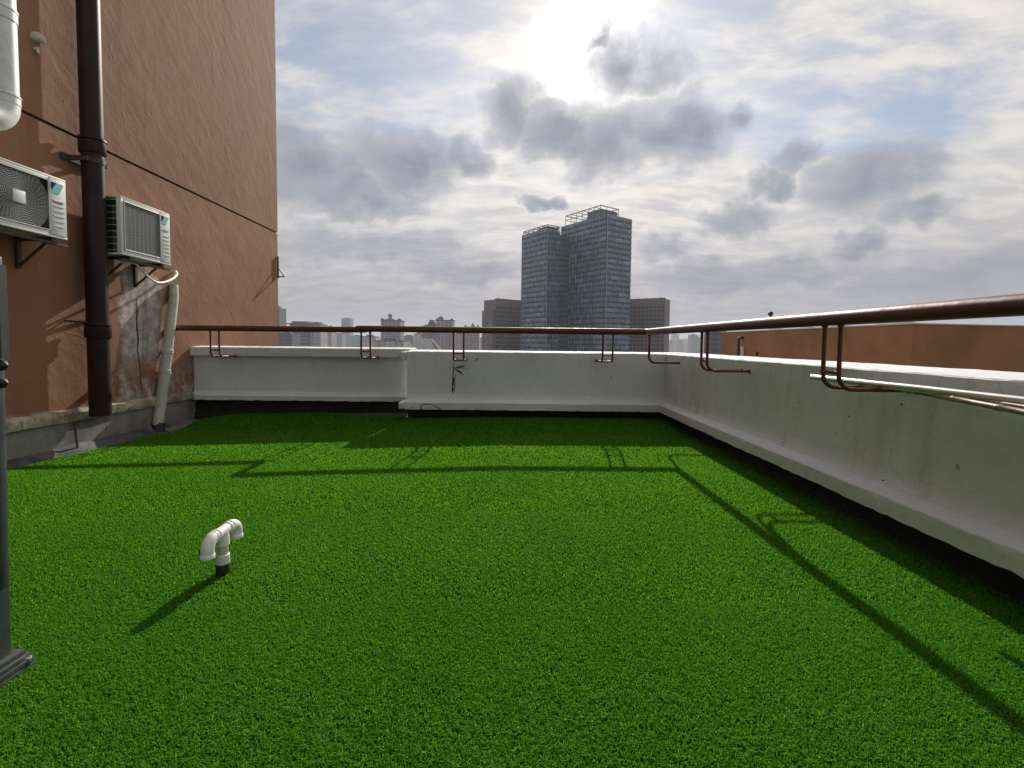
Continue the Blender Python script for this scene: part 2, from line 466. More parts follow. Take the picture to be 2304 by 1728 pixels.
# ------------------------------------------------------------------ mesh helpers
class MB:
    def __init__(self):
        self.v, self.f, self.m = [], [], []

    def add(self, verts, faces, mi=0):
        b = len(self.v)
        self.v += [tuple(p) for p in verts]
        self.f += [tuple(i + b for i in f) for f in faces]
        self.m += [mi] * len(faces)
        return self

    def hexa(self, p, mi=0):
        """eight corners: 0-3 bottom ring, 4-7 top ring"""
        return self.add(p, [(3, 2, 1, 0), (4, 5, 6, 7), (0, 1, 5, 4), (1, 2, 6, 5), (2, 3, 7, 6), (3, 0, 4, 7)], mi)

    def box(self, x0, x1, y0, y1, z0, z1, mi=0):
        return self.hexa([(x0, y0, z0), (x1, y0, z0), (x1, y1, z0), (x0, y1, z0), (x0, y0, z1), (x1, y0, z1), (x1, y1, z1), (x0, y1, z1)], mi)

    def obox(self, o, ax, ay, az, mi=0):
        o, ax, ay, az = Vector(o), Vector(ax), Vector(ay), Vector(az)
        return self.hexa([o, o + ax, o + ax + ay, o + ay, o + az, o + ax + az, o + ax + ay + az, o + ay + az], mi)

    def tube(self, pts, r, n=12, caps=True, mi=0):
        pts = [Vector(p) for p in pts]
        rs = r if isinstance(r, (list, tuple)) else [r] * len(pts)
        t0 = (pts[1] - pts[0]).normalized()
        a = Vector((0, 0, 1)) if abs(t0.z) < 0.9 else Vector((1, 0, 0))
        nx = t0.cross(a).normalized()
        rings = []
        for i, p in enumerate(pts):
            if i == 0:
                t = t0
                k = 1.0
            elif i == len(pts) - 1:
                t = (pts[i] - pts[i - 1]).normalized()
                k = 1.0
            else:
                ta, tb = (pts[i] - pts[i - 1]).normalized(), (pts[i + 1] - pts[i]).normalized()
                t = (ta + tb)
                t = t.normalized() if t.length > 1e-6 else ta
                k = 1.0 / max(0.45, math.cos(0.5 * ta.angle(tb)))
            nx = (nx - t * nx.dot(t)).normalized()
            by = t.cross(nx)
            ring = []
            # stretch in the plane of the bend keeps mitres round
            bend = None
            if k > 1.001:
                bend = (tb - ta)
                bend = (bend - t * bend.dot(t)).normalized()
            for j in range(n):
                an = 2 * math.pi * j / n
                off = (nx * math.cos(an) + by * math.sin(an)) * rs[i]
                if bend is not None:
                    off = off + bend * off.dot(bend) * (k - 1)
                ring.append(p + off)
            rings.append(ring)
        verts = [q for rg in rings for q in rg]
        faces = []
        for i in range(len(pts) - 1):
            for j in range(n):
                j2 = (j + 1) % n
                faces.append((i * n + j, i * n + j2, (i + 1) * n + j2, (i + 1) * n + j))
        if caps:
            faces.append(tuple(range(n - 1, -1, -1)))
            faces.append(tuple((len(pts) - 1) * n + j for j in range(n)))
        return self.add(verts, faces, mi)

    def poly(self, pts, thick, nrm, mi=0):
        """a flat polygon given thickness along nrm"""
        nrm = Vector(nrm) * thick
        a = [Vector(p) for p in pts]
        n = len(a)
        faces = [tuple(range(n)), tuple(range(2 * n - 1, n - 1, -1))]
        for i in range(n):
            j = (i + 1) % n
            faces.append((j, i, n + i, n + j))
        return self.add([p + nrm for p in a] + a, faces, mi)

    def build(self, name, mat, parent=None, loc=(0, 0, 0), smooth=35, bevel=0.0, recalc=True):
        L = Vector(loc)
        if parent is not None:
            L = Vector(parent.get('_w', (0, 0, 0)))
        me = bpy.data.meshes.new(name)
        me.from_pydata([tuple(Vector(p) - L) for p in self.v], [], self.f)
        mats = mat if isinstance(mat, (list, tuple)) else [mat]
        for m in mats:
            me.materials.append(m)
        if len(mats) > 1:
            me.polygons.foreach_set('material_index', self.m)
        bm = bmesh.new()
        bm.from_mesh(me)
        if recalc:
            bmesh.ops.recalc_face_normals(bm, faces=bm.faces)
        if bevel > 0:
            bmesh.ops.bevel(bm, geom=[e for e in bm.edges if len(e.link_faces) == 2 and e.calc_face_angle(0) > 0.6], offset=bevel, segments=2, affect='EDGES', profile=0.6)
        bm.to_mesh(me)
        bm.free()
        if smooth:
            me.polygons.foreach_set('use_smooth', [True] * len(me.polygons))
            me.set_sharp_from_angle(angle=math.radians(smooth))
        me.update()
        o = bpy.data.objects.new(name, me)
        COL.objects.link(o)
        if parent is not None:
            o.parent = parent
            o['_w'] = tuple(L)
        else:
            o.location = L
            o['_w'] = tuple(L)
        return o


def tag(o, label, cat=None, group=None, kind=None):
    if label:
        o['label'] = label
    if cat:
        o['category'] = cat
    if group:
        o['group'] = group
    if kind:
        o['kind'] = kind
    return o


def thing(name, label, cat, loc, group=None):
    o = bpy.data.objects.new(name, None)
    COL.objects.link(o)
    o.location = loc
    o.empty_display_size = 0.1
    o['_w'] = tuple(loc)
    return tag(o, label, cat, group)


def arc(c, a, b, r, n=8, q0=0.0, q1=math.pi / 2):
    """quarter bend: c + a*cos + b*sin"""
    c, a, b = Vector(c), Vector(a), Vector(b)
    return [c + (a * math.cos(q0 + (q1 - q0) * i / n) + b * math.sin(q0 + (q1 - q0) * i / n)) * r for i in range(n + 1)]


# ------------------------------------------------------------------ the roof, its turf
XW, YW, ZT = 2.12, 6.34, 0.913      # inner faces of the side and end parapet, their top
YL = 6.73                           # face of the set back parapet piece
XL = -4.42                          # face of the stair house

mb = MB()
xs = [-4.6, -3.5, -2.5, -1.5, -0.7, 0.0, 0.8, 1.6, 2.45]
ys = [-4.0, -1.0, 2.0, 5.0] + [5.3 + i * 0.17 for i in range(11)]
gv = [(x, y, gz(x) + lift(x, y) - 0.012) for y in ys for x in xs]
nx_ = len(xs)
gf = [(j * nx_ + i, j * nx_ + i + 1, (j + 1) * nx_ + i + 1, (j + 1) * nx_ + i) for j in range(len(ys) - 1) for i in range(nx_ - 1)]
mb.add(gv, gf)
tag(mb.build('roof_deck', M_DECK, recalc=False), None, kind='structure')

edge_px = [(18, 1058), (100, 1041), (172, 1024), (225, 1012), (269, 1001.6), (335, 985), (382, 975), (429, 963), (448, 951), (462, 938), (474, 930)]
outline = [at_ground(*p) for p in edge_px]
poly = [(-3.95, -3.6), (-3.98, 3.2)] + [(p.x, p.y) for p in outline]
pa, pb = at_ground(792, 928), at_ground(787, 948)
pc = at_ground(900, 948)
yl = min(pa.y, YL - 0.02)
poly += [(pa.x - 0.08, yl), (pa.x, yl - 0.06), (pb.x, pb.y), (pc.x, pc.y - 0.02), (-1.2, YW - 0.03), (2.13, YW - 0.03), (2.13, -3.6)]
rg = random.Random(5)
fine = []
for (xa, ya), (xb, yb) in zip(poly[:-1], poly[1:]):
    m_ = max(1, int(math.hypot(xb - xa, yb - ya) / 0.11))
    for j in range(m_):
        u = j / m_
        w_ = 0.012 if j else 0.0
        off = -0.05 if (xa < -3.0 and xb < -3.0) else 0.0
        fine.append((xa + (xb - xa) * u + rg.uniform(-w_, w_) + off, ya + (yb - ya) * u + rg.uniform(-w_, w_)))
fine.append(poly[-1])
poly = np.array(fine)


def inside(px, py):
    c = np.zeros(len(px), bool)
    n = len(poly)
    for i in range(n):
        x1, y1 = poly[i]
        x2, y2 = poly[(i + 1) % n]
        cond = ((y1 > py) != (y2 > py))
        with np.errstate(divide='ignore', invalid='ignore'):
            xi = (x2 - x1) * (py - y1) / (y2 - y1 + 1e-12) + x1
        c ^= cond & (px < xi)
    return c


bm = bmesh.new()
vs = [bm.verts.new((x, y, 0)) for x, y in poly]
bm.faces.new(vs)
bmesh.ops.triangulate(bm, faces=bm.faces[:])
for xc in (0.0,):
    bmesh.ops.bisect_plane(bm, geom=bm.verts[:] + bm.edges[:] + bm.faces[:], plane_co=(xc, 0, 0), plane_no=(1, 0, 0))
for xc in (-3.9, -3.5, -2.8, -1.7, -1.5, -1.3, -1.0):
    bmesh.ops.bisect_plane(bm, geom=bm.verts[:] + bm.edges[:] + bm.faces[:], plane_co=(xc, 0, 0), plane_no=(1, 0, 0))
for i in range(9):
    bmesh.ops.bisect_plane(bm, geom=bm.verts[:] + bm.edges[:] + bm.faces[:], plane_co=(0, 5.3 + 0.17 * i, 0), plane_no=(0, 1, 0))
for v in bm.verts:
    v.co.z = gz(v.co.x) + lift(v.co.x, v.co.y) + 0.002
me = bpy.data.meshes.new('turf_backing')
bm.normal_update()
bm.to_mesh(me)
bm.free()
me.materials.append(M_TURFB)
o = bpy.data.objects.new('turf_backing', me)
COL.objects.link(o)
tag(o, None, kind='structure')


def build_turf():
    zones = [(-3.6, 0.9, 1500, 0.0090), (0.9, 1.9, 62000, 0.0024), (1.9, 2.9, 34000, 0.0031), (2.9, 4.2, 17000, 0.0043), (4.2, 6.75, 9000, 0.0062)]
    P, Wd = [], []
    for y0, y1, dens, w in zones:
        n = int(dens * (y1 - y0) * 6.6)
        x = rng.uniform(-4.45, 2.14, n)
        y = rng.uniform(y0, y1, n)
        # out of every plausible view to the sides: thin out
        far_side = np.abs(x) > (1.25 * np.maximum(y, 0.3) + 0.7)
        keep = inside(x, y) & (~far_side | (rng.random(n) < 0.25))
        P.append(np.stack([x[keep], y[keep]], 1))
        Wd.append(np.full(keep.sum(), w))
    P = np.concatenate(P)
    Wd = np.concatenate(Wd)
    n = len(P)
    # pull blades into tufts so that clumps and gaps show
    cell = 0.0082
    ci = np.floor(P / cell)
    hx = np.sin(ci[:, 0] * 127.1 + ci[:, 1] * 311.7) * 43758.5453
    hy = np.sin(ci[:, 0] * 269.5 + ci[:, 1] * 183.3) * 43758.5453
    cx = (ci[:, 0] + 0.15 + 0.7 * (hx - np.floor(hx))) * cell
    cy = (ci[:, 1] + 0.15 + 0.7 * (hy - np.floor(hy))) * cell
    pull = 0.42
    bx = P[:, 0] * (1 - pull) + cx * pull
    by = P[:, 1] * (1 - pull) + cy * pull
    ss = lambda a_, b_, t_: (lambda q: q * q * (3 - 2 * q))(np.clip((t_ - a_) / (b_ - a_), 0, 1))
    l_ = ss(-1.0, -1.7, bx)
    base_z = 0.025 * np.minimum(bx, 0) + 0.003 + (1 - l_) * 0.055 * ss(5.3, 6.3, by) + l_ * 0.085 * ss(5.7, 6.7, by) * ss(-4.6, -3.6, bx)
    # blades curl over, away from the tuft centre and with the nap of each roll
    ax = (P[:, 0] - cx) / cell
    ay = (P[:, 1] - cy) / cell
    th = np.arctan2(ay, ax) + rng.normal(0, 0.8, n)
    lane = np.where(bx < -0.16, 1.0, -0.6)
    lean = rng.uniform(0.35, 1.25, n)
    wave = np.sin(bx * 2.3 + 1.9 * np.sin(by * 1.3)) * np.sin(by * 1.9 + 0.7)
    ln = rng.uniform(0.0115, 0.0175, n) * (0.85 + 0.3 * (hx - np.floor(hx))) * (1 + 0.10 * wave)
    dx = np.cos(th) * lean * 1.25 + 0.16 * lane
    dy = np.sin(th) * lean * 0.85 - 0.22 - 0.15 * wave
    # the glued seam between two rolls is a thin combed-down line
    seam = np.exp(-((bx + 0.16 + 0.004 * np.sin(by * 9)) / 0.007) ** 2)
    ln = ln * (1 - 0.55 * seam)
    dl = np.sqrt(dx * dx + dy * dy) + 1e-6
    wx, wy = -dy / dl, dx / dl
    tw = rng.uniform(-0.9, 0.9, n)
    wx, wy = wx * np.cos(tw) - wy * np.sin(tw), wx * np.sin(tw) + wy * np.cos(tw)
    hw = Wd * 0.5 * rng.uniform(0.7, 1.25, n)
    V = np.zeros((n, 5, 3))
    for i, (hh, off, wf) in enumerate(((0.0, 0.0, 0.9), (0.62, 0.22, 1.0))):
        mx = bx + dx * ln * off
        my = by + dy * ln * off
        mz = base_z + ln * hh
        V[:, 2 * i, 0], V[:, 2 * i, 1], V[:, 2 * i, 2] = mx - wx * hw * wf, my - wy * hw * wf, mz
        V[:, 2 * i + 1, 0], V[:, 2 * i + 1, 1], V[:, 2 * i + 1, 2] = mx + wx * hw * wf, my + wy * hw * wf, mz
    V[:, 4, 0], V[:, 4, 1], V[:, 4, 2] = bx + dx * ln * 0.82, by + dy * ln * 0.82, base_z + ln * rng.uniform(0.62, 0.92, n)
    me = bpy.data.meshes.new('artificial_turf')
    me.vertices.add(n * 5)
    me.vertices.foreach_set('co', V.reshape(-1))
    li = np.zeros((n, 7), np.int32)
    b = np.arange(n) * 5
    li[:, 0], li[:, 1], li[:, 2], li[:, 3] = b, b + 1, b + 3, b + 2
    li[:, 4], li[:, 5], li[:, 6] = b + 2, b + 3, b + 4
    me.loops.add(n * 7)
    me.loops.foreach_set('vertex_index', li.reshape(-1))
    me.polygons.add(n * 2)
    ls = np.stack([np.arange(n) * 7, np.arange(n) * 7 + 4], 1).reshape(-1)
    me.polygons.foreach_set('loop_start', ls.astype(np.int32))
    me.update(calc_edges=True)
    att = me.attributes.new('blade', 'FLOAT', 'FACE')
    rv = np.clip(rng.normal(0.5, 0.22, n), 0, 1)
    att.data.foreach_set('value', np.repeat(rv, 2).astype(np.float32))
    me.validate()
    m = bpy.data.materials.new('turf_blades')
    m.use_nodes = True
    k = NT(m.node_tree)
    out = k.n('ShaderNodeOutputMaterial')
    at_ = k.n('ShaderNodeAttribute', attribute_name='blade')
    geo = k.n('ShaderNodeNewGeometry')
    pt = k.noise(geo.outputs['Position'], 1.6, 4, 0.6)
    c = k.mix(at_.outputs['Fac'], (0.046, 0.212, 0.012), (0.122, 0.425, 0.026))
    c = k.mix(k.math('MULTIPLY', k.smooth(pt, 0.40, 0.75), 0.28), c, (0.19, 0.385, 0.018))
    c = k.mix(k.smooth(at_.outputs['Fac'], 0.95, 1.0, 0.0, 0.6), c, (0.30, 0.48, 0.12))
    b1 = k.n('ShaderNodeBsdfPrincipled')
    k.link(c, b1.inputs['Base Color'])
    b1.inputs['Roughness'].default_value = 0.5
    b1.inputs['Specular IOR Level'].default_value = 0.07
    tr = k.n('ShaderNodeBsdfTranslucent')
    k.link(k.mix(1.0, c, (1.55, 1.18, 0.45), 'MULTIPLY'), tr.inputs['Color'])
    mx = k.n('ShaderNodeMixShader')
    mx.inputs[0].default_value = 0.58
    k.link(b1.outputs[0], mx.inputs[1])
    k.link(tr.outputs[0], mx.inputs[2])
    k.link(mx.outputs[0], out.inputs['Surface'])
    me.materials.append(m)
    o = bpy.data.objects.new('artificial_turf', me)
    COL.objects.link(o)
    tag(o, 'short bright green artificial turf covering the roof', 'artificial turf', kind='stuff')


build_turf()


# ------------------------------------------------------------------ parapet
def sweep(profile, path, jit, step=0.12, seed=1):
    """profile: (offset towards the roof, z) closed loop. path: list of (point(x,y), inward(x,y)) corners, mitred."""
    r = np.random.default_rng(seed)
    stations = []
    for (p0, n0), (p1, n1) in zip(path[:-1], path[1:]):
        p0, n0, p1, n1 = map(np.array, (p0, n0, p1, n1))
        ln = np.linalg.norm(p1 - p0)
        k = max(2, int(ln / step))
        for i in range(k):
            t = i / k
            stations.append((p0 + (p1 - p0) * t, n0 + (n1 - n0) * t if i else n0))
            if i:
                # straight runs keep the inward normal of the run
                d = (p1 - p0) / ln
                nn = np.array([-d[1], d[0]])
                if nn @ (n0 + n1) < 0:
                    nn = -nn
                stations[-1] = (p0 + (p1 - p0) * t, nn)
    stations.append((np.array(path[-1][0]), np.array(path[-1][1])))
    n = len(profile)
    V, F = [], []
    dz = 0.0
    for si, (p, nn) in enumerate(stations):
        dz = 0.93 * dz + r.normal(0, jit * 0.4)
        for oo, z in profile:
            if isinstance(oo, tuple):
                oo, jj = oo
            else:
                jj = 0.0
            j = r.normal(0, jit, 2) * jj
            V.append((p[0] + nn[0] * (oo + j[0]), p[1] + nn[1] * (oo + j[0]), z + j[1] + dz * (1 if jj else 0)))
    for s in range(len(stations) - 1):
        for i in range(n):
            j = (i + 1) % n
            F.append((s * n + i, s * n + j, (s + 1) * n + j, (s + 1) * n + i))
    F.append(tuple(range(n)))
    F.append(tuple((len(stations) - 1) * n + i for i in range(n - 1, -1, -1)))
    return V, F


para = thing('parapet_wall', 'weathered white L-shaped parapet wall with a base ledge around the turf', 'wall', (0.4, YW, 0))
prof_main = [((-0.35, .5), 0.930), ((-0.30, .5), 0.934), ((-0.008, .9), 0.9155), ((0.0, .9), 0.908), ((0.0, .5), 0.88),
             ((0.0, .3), 0.60), ((0.0, .3), 0.37), ((0.008, .4), 0.322), ((0.026, .5), 0.288), ((0.055, .7), 0.268), ((0.100, 1.2), 0.254),
             ((0.105, 1.2), 0.248), ((0.105, 1), 0.21), ((0.104, 1.5), 0.160), (-0.10, 0.160), (-0.35, 0.160)]
pth = [((-1.30, YW), (0, -1)), ((XW, YW), (-1, -1)), ((XW, -3.6), (-1, 0))]
V, F = sweep(prof_main, pth, 0.0014, step=0.055, seed=3)
MB().add(V, F).build('main_wall', M_PARAPET, para, smooth=24)
# the set back piece: coping, panel, base fillet
prof_left = [((-0.30, .5), 0.952), ((-0.27, .5), 0.955), ((-0.015, .8), 0.941), ((0.0, 1), 0.930), ((0.0, 1), 0.825), ((-0.008, 1), 0.815), (-0.07, 0.809),
             ((-0.078, .3), 0.60), ((-0.078, .3), 0.36), ((-0.07, .4), 0.315), ((-0.045, .5), 0.285), ((-0.01, .8), 0.268), ((0.0, 1), 0.260), ((0.0, 1), 0.23), ((0.0, 2.2), 0.196), (-0.12, 0.196), (-0.30, 0.196)]
V, F = sweep(prof_left, [((XL - 0.02, YL), (0, -1)), ((-1.295, YL), (0, -1))], 0.0014, step=0.055, seed=5)
tag(MB().add(V, F).build('set_back_wall', M_PARAPET, para, smooth=24), 'recessed left piece of the end parapet with overhanging coping')
# near-black upstand, set back under the ledges
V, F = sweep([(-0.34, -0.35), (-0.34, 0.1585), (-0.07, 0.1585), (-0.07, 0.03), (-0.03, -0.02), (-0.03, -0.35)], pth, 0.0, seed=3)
MB().add(V, F).build('upstand', M_UPSTAND, para, smooth=0)
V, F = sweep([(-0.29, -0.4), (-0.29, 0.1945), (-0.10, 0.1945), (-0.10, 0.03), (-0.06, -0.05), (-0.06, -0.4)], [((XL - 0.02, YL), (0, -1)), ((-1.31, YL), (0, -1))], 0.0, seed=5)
MB().add(V, F).build('upstand', M_UPSTAND, para, smooth=0)
# little return where the coping meets the thick wall
mb = MB()
mb.box(-1.39, -1.302, YW + 0.02, YL - 0.004, 0.80, 0.909)
mb.box(-1.39, -1.302, YW - 0.095, YL - 0.09, 0.165, 0.248)
mb.build('wall_return', M_PARAPET, para, bevel=0.012)


def ribbon(pts, widths, nrm, lift, mb):
    """thin jagged crack lying on a face"""
    nrm = Vector(nrm)
    L, R_ = [], []
    for i, p in enumerate(pts):
        p = Vector(p)
        t = (Vector(pts[min(i + 1, len(pts) - 1)]) - Vector(pts[max(i - 1, 0)])).normalized()
        s_ = t.cross(nrm).normalized() * widths[i] * 0.5
        L.append(p + s_ + nrm * lift)
        R_.append(p - s_ + nrm * lift)
    n = len(pts)
    mb.add(L + R_, [(i, i + 1, n + i + 1, n + i) for i in range(n - 1)])


def jag(p0, p1, n, amp, seed):
    r = random.Random(seed)
    p0, p1 = Vector(p0), Vector(p1)
    return [p0.lerp(p1, i / n) + Vector((r.uniform(-amp, amp), 0, r.uniform(-amp, amp))) * (0 if i in (0,) else 1) for i in range(n + 1)]


def onwall(x, y, Y=YW):
    return at(x, y, Y)


mb = MB()
r = random.Random(4)
for k_, (a, b, n, w) in enumerate([((1020, 823), (1018, 885), 12, 0.012), ((1021, 828), (1046, 824), 6, 0.010), ((1024, 829), (1043, 843), 6, 0.010),
                                   ((1025, 842), (1022, 882), 10, 0.007), ((1070, 812), (1076, 806), 3, 0.006), ((1043, 830), (1060, 829), 5, 0.004), ((1019, 885), (1020, 899), 5, 0.003)]):
    pts = jag(onwall(*a), onwall(*b), n, 0.008, 10 + k_)
    ribbon(pts, [w * r.uniform(0.6, 2.2) for _ in pts], (0, -1, 0), 0.004, mb)
mb.build('crack', M_CRACK, para, smooth=0, recalc=False)
mb = MB()
yl_ = YW - 0.105
pts = [at(x, y, yl_) for x, y in ((948, 921), (947, 914), (951, 910), (960, 909), (972, 910), (978, 913), (986, 917), (993, 921))]
ribbon(pts, [0.013, .014, .011, .009, .008, .009, .011, .007], (0, -1, 0), 0.006, mb)
mb.build('crack', M_CRACK, para, smooth=0, recalc=False)
# chips on the side wall near the base
mb = MB()
for (x, y, s_) in ((1989, 1082, .010), (1996, 1095, .014), (1993, 1087, .006), (1912, 937, .007), (1800, 905, .005), (1884, 976, .005), (1718, 900, .005), (2030, 910, .006)):
    c = at_x(x, y, XW - (0.0 if y < 1000 else 0.012))
    n = 7
    ring = [Vector((c.x - 0.005, c.y + s_ * math.cos(6.28 * i / n) * r.uniform(.6, 1.3), c.z + s_ * math.sin(6.28 * i / n) * r.uniform(.6, 1.4))) for i in range(n)]
    mb.add(ring, [tuple(range(n))])
mb.build('chip', M_CRACK, para, smooth=0, recalc=False)

# ------------------------------------------------------------------ handrail
ZR, RR = 1.195, 0.0385
XR, YR, YRL = 1.75, 5.94, 6.35
rail = thing('handrail', 'maroon tubular handrail raised on brackets above the white parapet', 'handrail', (XR, YR, 0.82))


def corner(p0, pc, p1, r, n=5):
    p0, pc, p1 = Vector(p0), Vector(pc), Vector(p1)
    a, b = (p0 - pc).normalized() * r, (p1 - pc).normalized() * r
    return [(pc + a).lerp(pc, t).lerp(pc.lerp(pc + b, t), t) for t in [i / n for i in range(n + 1)]]


KX = -1.835
path = [Vector((-4.43, YRL, ZR))]
path += corner((-4.4, YRL, ZR), (KX, YRL, ZR), (KX, YR, ZR), 0.05)
path += corner((KX, YRL, ZR), (KX, YR, ZR + .004), (XR, YR, ZR + .004), 0.05)
path += [Vector((-0.5, YR, ZR)), Vector((0.7, YR, ZR))]
path += corner((0.6, YR, ZR), (XR, YR, ZR), (XR, 0, ZR), 0.055)
path += [Vector((XR, 4, ZR)), Vector((XR + .002, 2, ZR)), Vector((XR, 0, ZR + .002)), Vector((XR, -3.2, ZR))]
MB().tube(path, RR, 20).build('rail', M_RAIL, rail, smooth=50)
mb = MB()
for p, d in (((XR - 0.13, YR, ZR), (1, 0, 0)),):
    mb.tube([Vector(p), Vector(p) + Vector(d) * 0.012], RR + 0.002, 20)
mb.build('weld_seam', M_RAIL, rail)


def bracket(px, py, dirx, diry, reach, gap=0.115, zarm=0.82, rod=0.0115, single=False, foot=0.0):
    """two rods hang from the rail, bend and run into the wall; a rung ties them"""
    d = Vector((dirx, diry, 0))
    s_ = Vector((-diry, dirx, 0))
    mb = MB()
    rb = 0.075
    offs = (0.0,) if single else (-gap / 2, gap / 2)
    for q in offs:
        b0 = Vector((px, py, 0)) + s_ * q
        pts = [b0 + Vector((0, 0, ZR - RR * 0.5)), b0 + Vector((0, 0, zarm + rb + 0.1))]
        pts += arc(b0 + d * rb + Vector((0, 0, zarm + rb)), -d, Vector((0, 0, -1)), rb, 7)
        pts += [b0 + d * (reach + 0.04) + Vector((0, 0, zarm))]
        mb.tube(pts, rod if not single else rod * 1.25, 10)
        mb.tube([b0 + Vector((0, 0, ZR - RR - 0.008)), b0 + Vector((0, 0, ZR - RR + 0.012))], [rod * 1.25, rod * 1.9], 10)
        mb.tube([b0 + d * (reach - 0.006) + Vector((0, 0, zarm)), b0 + d * (reach + 0.01) + Vector((0, 0, zarm))], [rod * 1.3, rod * 2.0], 10)
    if not single:
        b0 = Vector((px, py, zarm + rb + 0.012))
        mb.tube([b0 - s_ * gap / 2, b0 + s_ * gap / 2], rod * 0.85, 8)
        b1 = Vector((px, py, zarm)) + d * (rb * 1.25)
        mb.tube([b1 - s_ * gap / 2, b1 + s_ * gap / 2], rod * 0.85, 8)
    return mb.build('bracket', M_RAIL, rail, smooth=50)


bracket(-3.84, YRL, 0, 1, YL - YRL)
bracket(-1.845, YRL, 0, 1, YL - YRL, gap=0.12)
bracket(-0.577, YR, 0, 1, YW - YR, gap=0.125)
bracket(1.268, YR, 0, 1, YW - YR, gap=0.125)
bracket(XR, 5.84, 1, 0, XW - XR, single=True)
bracket(XR, 4.22, 1, 0, XW - XR, gap=0.125)
bracket(XR, 2.575, 1, 0, XW - XR, gap=0.125)
bracket(XR, 0.95, 1, 0, XW - XR, gap=0.125, zarm=0.752)
bracket(XR, -0.8, 1, 0, XW - XR, gap=0.125)

# poles lying on the bracket arms
mb = MB()
mb.tube([(1.925, 3.0, 0.852), (1.978, 2.3, 0.849), (2.03, 1.876, 0.842), (2.09, 0.5, 0.825)], 0.0175, 14)
tag(mb.build('metal_pole', M_STEEL, loc=(1.925, 3.0, 0.85), smooth=50), 'shiny straight steel pole lying on the handrail bracket arms by the wall', 'pole')


def bamboo(pts, r, seed, label, nodes):
    pts = [Vector(p) for p in pts]
    t = thing('bamboo_pole', label, 'pole', tuple(pts[0]), 'bamboo poles on the bracket arms')
    P, R_ = [], []
    L = (pts[-1] - pts[0]).length
    n = nodes
    for i in range(n):
        for f, k_ in ((0.0, 1.0), (0.03, 1.22), (0.06, 0.97), (0.5, 0.95), (0.95, 1.0)):
            u = (i + f) / n
            P.append(pts[0].lerp(pts[-1], u))
            R_.append(r * k_ * (1 - 0.12 * u))
    P.append(pts[-1])
    R_.append(r * 0.9)
    MB().tube(P, R_, 12).build('cane', M_BAMBOO, t, smooth=60)
    for i in range(1, n):
        a = pts[0].lerp(pts[-1], (i - 0.004) / n)
        b = pts[0].lerp(pts[-1], (i + 0.012) / n)
        MB().tube([a, b], r * 1.06, 12).build('node_ring', M_IRON, t)


bamboo([(2.075, 2.80, 0.846), (1.80, 0.75, 0.772)], 0.0135, 1, 'brown jointed bamboo pole slanting lowest across the right bracket arms', 9)
bamboo([(2.05, 2.60, 0.842), (1.93, 0.80, 0.795)], 0.0095, 2, 'thin bamboo pole wedged between the steel pole and the thicker cane', 7)

# ------------------------------------------------------------------ stair house on the left
YB = 9.37
house = thing('stair_house', 'tall brown rendered building wall with a horizontal dark joint line on the left', 'building', (XL, 5.0, -0.12))
ZJ = 3.106
mb = MB()
mb.box(XL - 6, XL, -5.0, YB, -3.0, ZJ - 0.014)
mb.build('wall', M_WALL, house, smooth=0)
mb = MB()
mb.box(XL - 6, XL + 0.006, -5.0, YB, ZJ + 0.014, 14.0)
mb.build('upper_wall', M_WALL, house, smooth=0)
mb = MB()
mb.box(XL - 5.9, XL - 0.016, -4.9, YB - 0.02, ZJ - 0.014, ZJ + 0.014)
mb.build('joint_line', M_TAR, house, smooth=0)
# cement plinth and its crumbling ledge
rr = random.Random(11)
n = 70
V, F = [], []
prof = [(-0.01, 0.325), (0.03, 0.312), (0.048, 0.300), (0.055, 0.285), (0.05, 0.215), (0.040, 0.200), (-0.01, 0.196)]
for i in range(n + 1):
    y = -4.5 + (YL + 4.48) * i / n
    q = rr.uniform(-1, 1)
    for (ox, z) in prof:
        e = 1.0 if ox > 0 else 0.0
        V.append((XL + ox + e * (rr.uniform(-.006, .006)), y, z + e * (rr.uniform(-.007, .007) + 0.004 * q)))
m_ = len(prof)
for i in range(n):
    for j in range(m_ - 1):
        F.append((i * m_ + j, i * m_ + j + 1, (i + 1) * m_ + j + 1, (i + 1) * m_ + j))
MB().add(V, F).build('ledge', M_LEDGE, house, smooth=30, recalc=True)
mb = MB()
mb.box(XL - 0.02, XL + 0.022, -4.5, YL - 0.02, -0.25, 0.199)
mb.build('plinth', M_PLINTH, house, smooth=0)
# ragged mortar fillet where plinth meets the deck
V, F = [], []
n = 60
for i in range(n + 1):
    y = -4.0 + (6.2 + 4.0) * i / n
    w = 0.05 + 0.04 * math.sin(i * 1.7) + rr.uniform(-.03, .03)
    if y > 5.0:
        w *= max(0.25, 1 - (y - 5.0) * 0.9)
    V += [(XL + 0.02, y, -0.035 + rr.uniform(-.012, .012)), (XL + 0.05 + w * .4, y, -0.06 + rr.uniform(-.008, .008)), (XL + 0.10 + w, y, gz(XL + 0.1 + w) - 0.004), (XL + 0.11 + w, y, gz(XL) - 0.03)]
for i in range(n):
    for j in range(3):
        F.append((i * 4 + j, i * 4 + j + 1, i * 4 + 5 + j, i * 4 + 4 + j))
MB().add(V, F).build('mortar_fillet', M_DECK, house, smooth=50)
# slit crack beside the repair
mb = MB()
pts = [at_x(x, y, XL) for x, y in ((306, 672), (308, 700), (307, 735), (311, 765), (309, 790), (314, 820), (316, 850), (319, 880), (318, 900))]
ribbon(pts, [.010, .022, .016, .020, .012, .016, .010, .008, .004], (1, 0, 0), 0.004, mb)
mb.build('crack', M_CRACK, house, smooth=0, recalc=False)
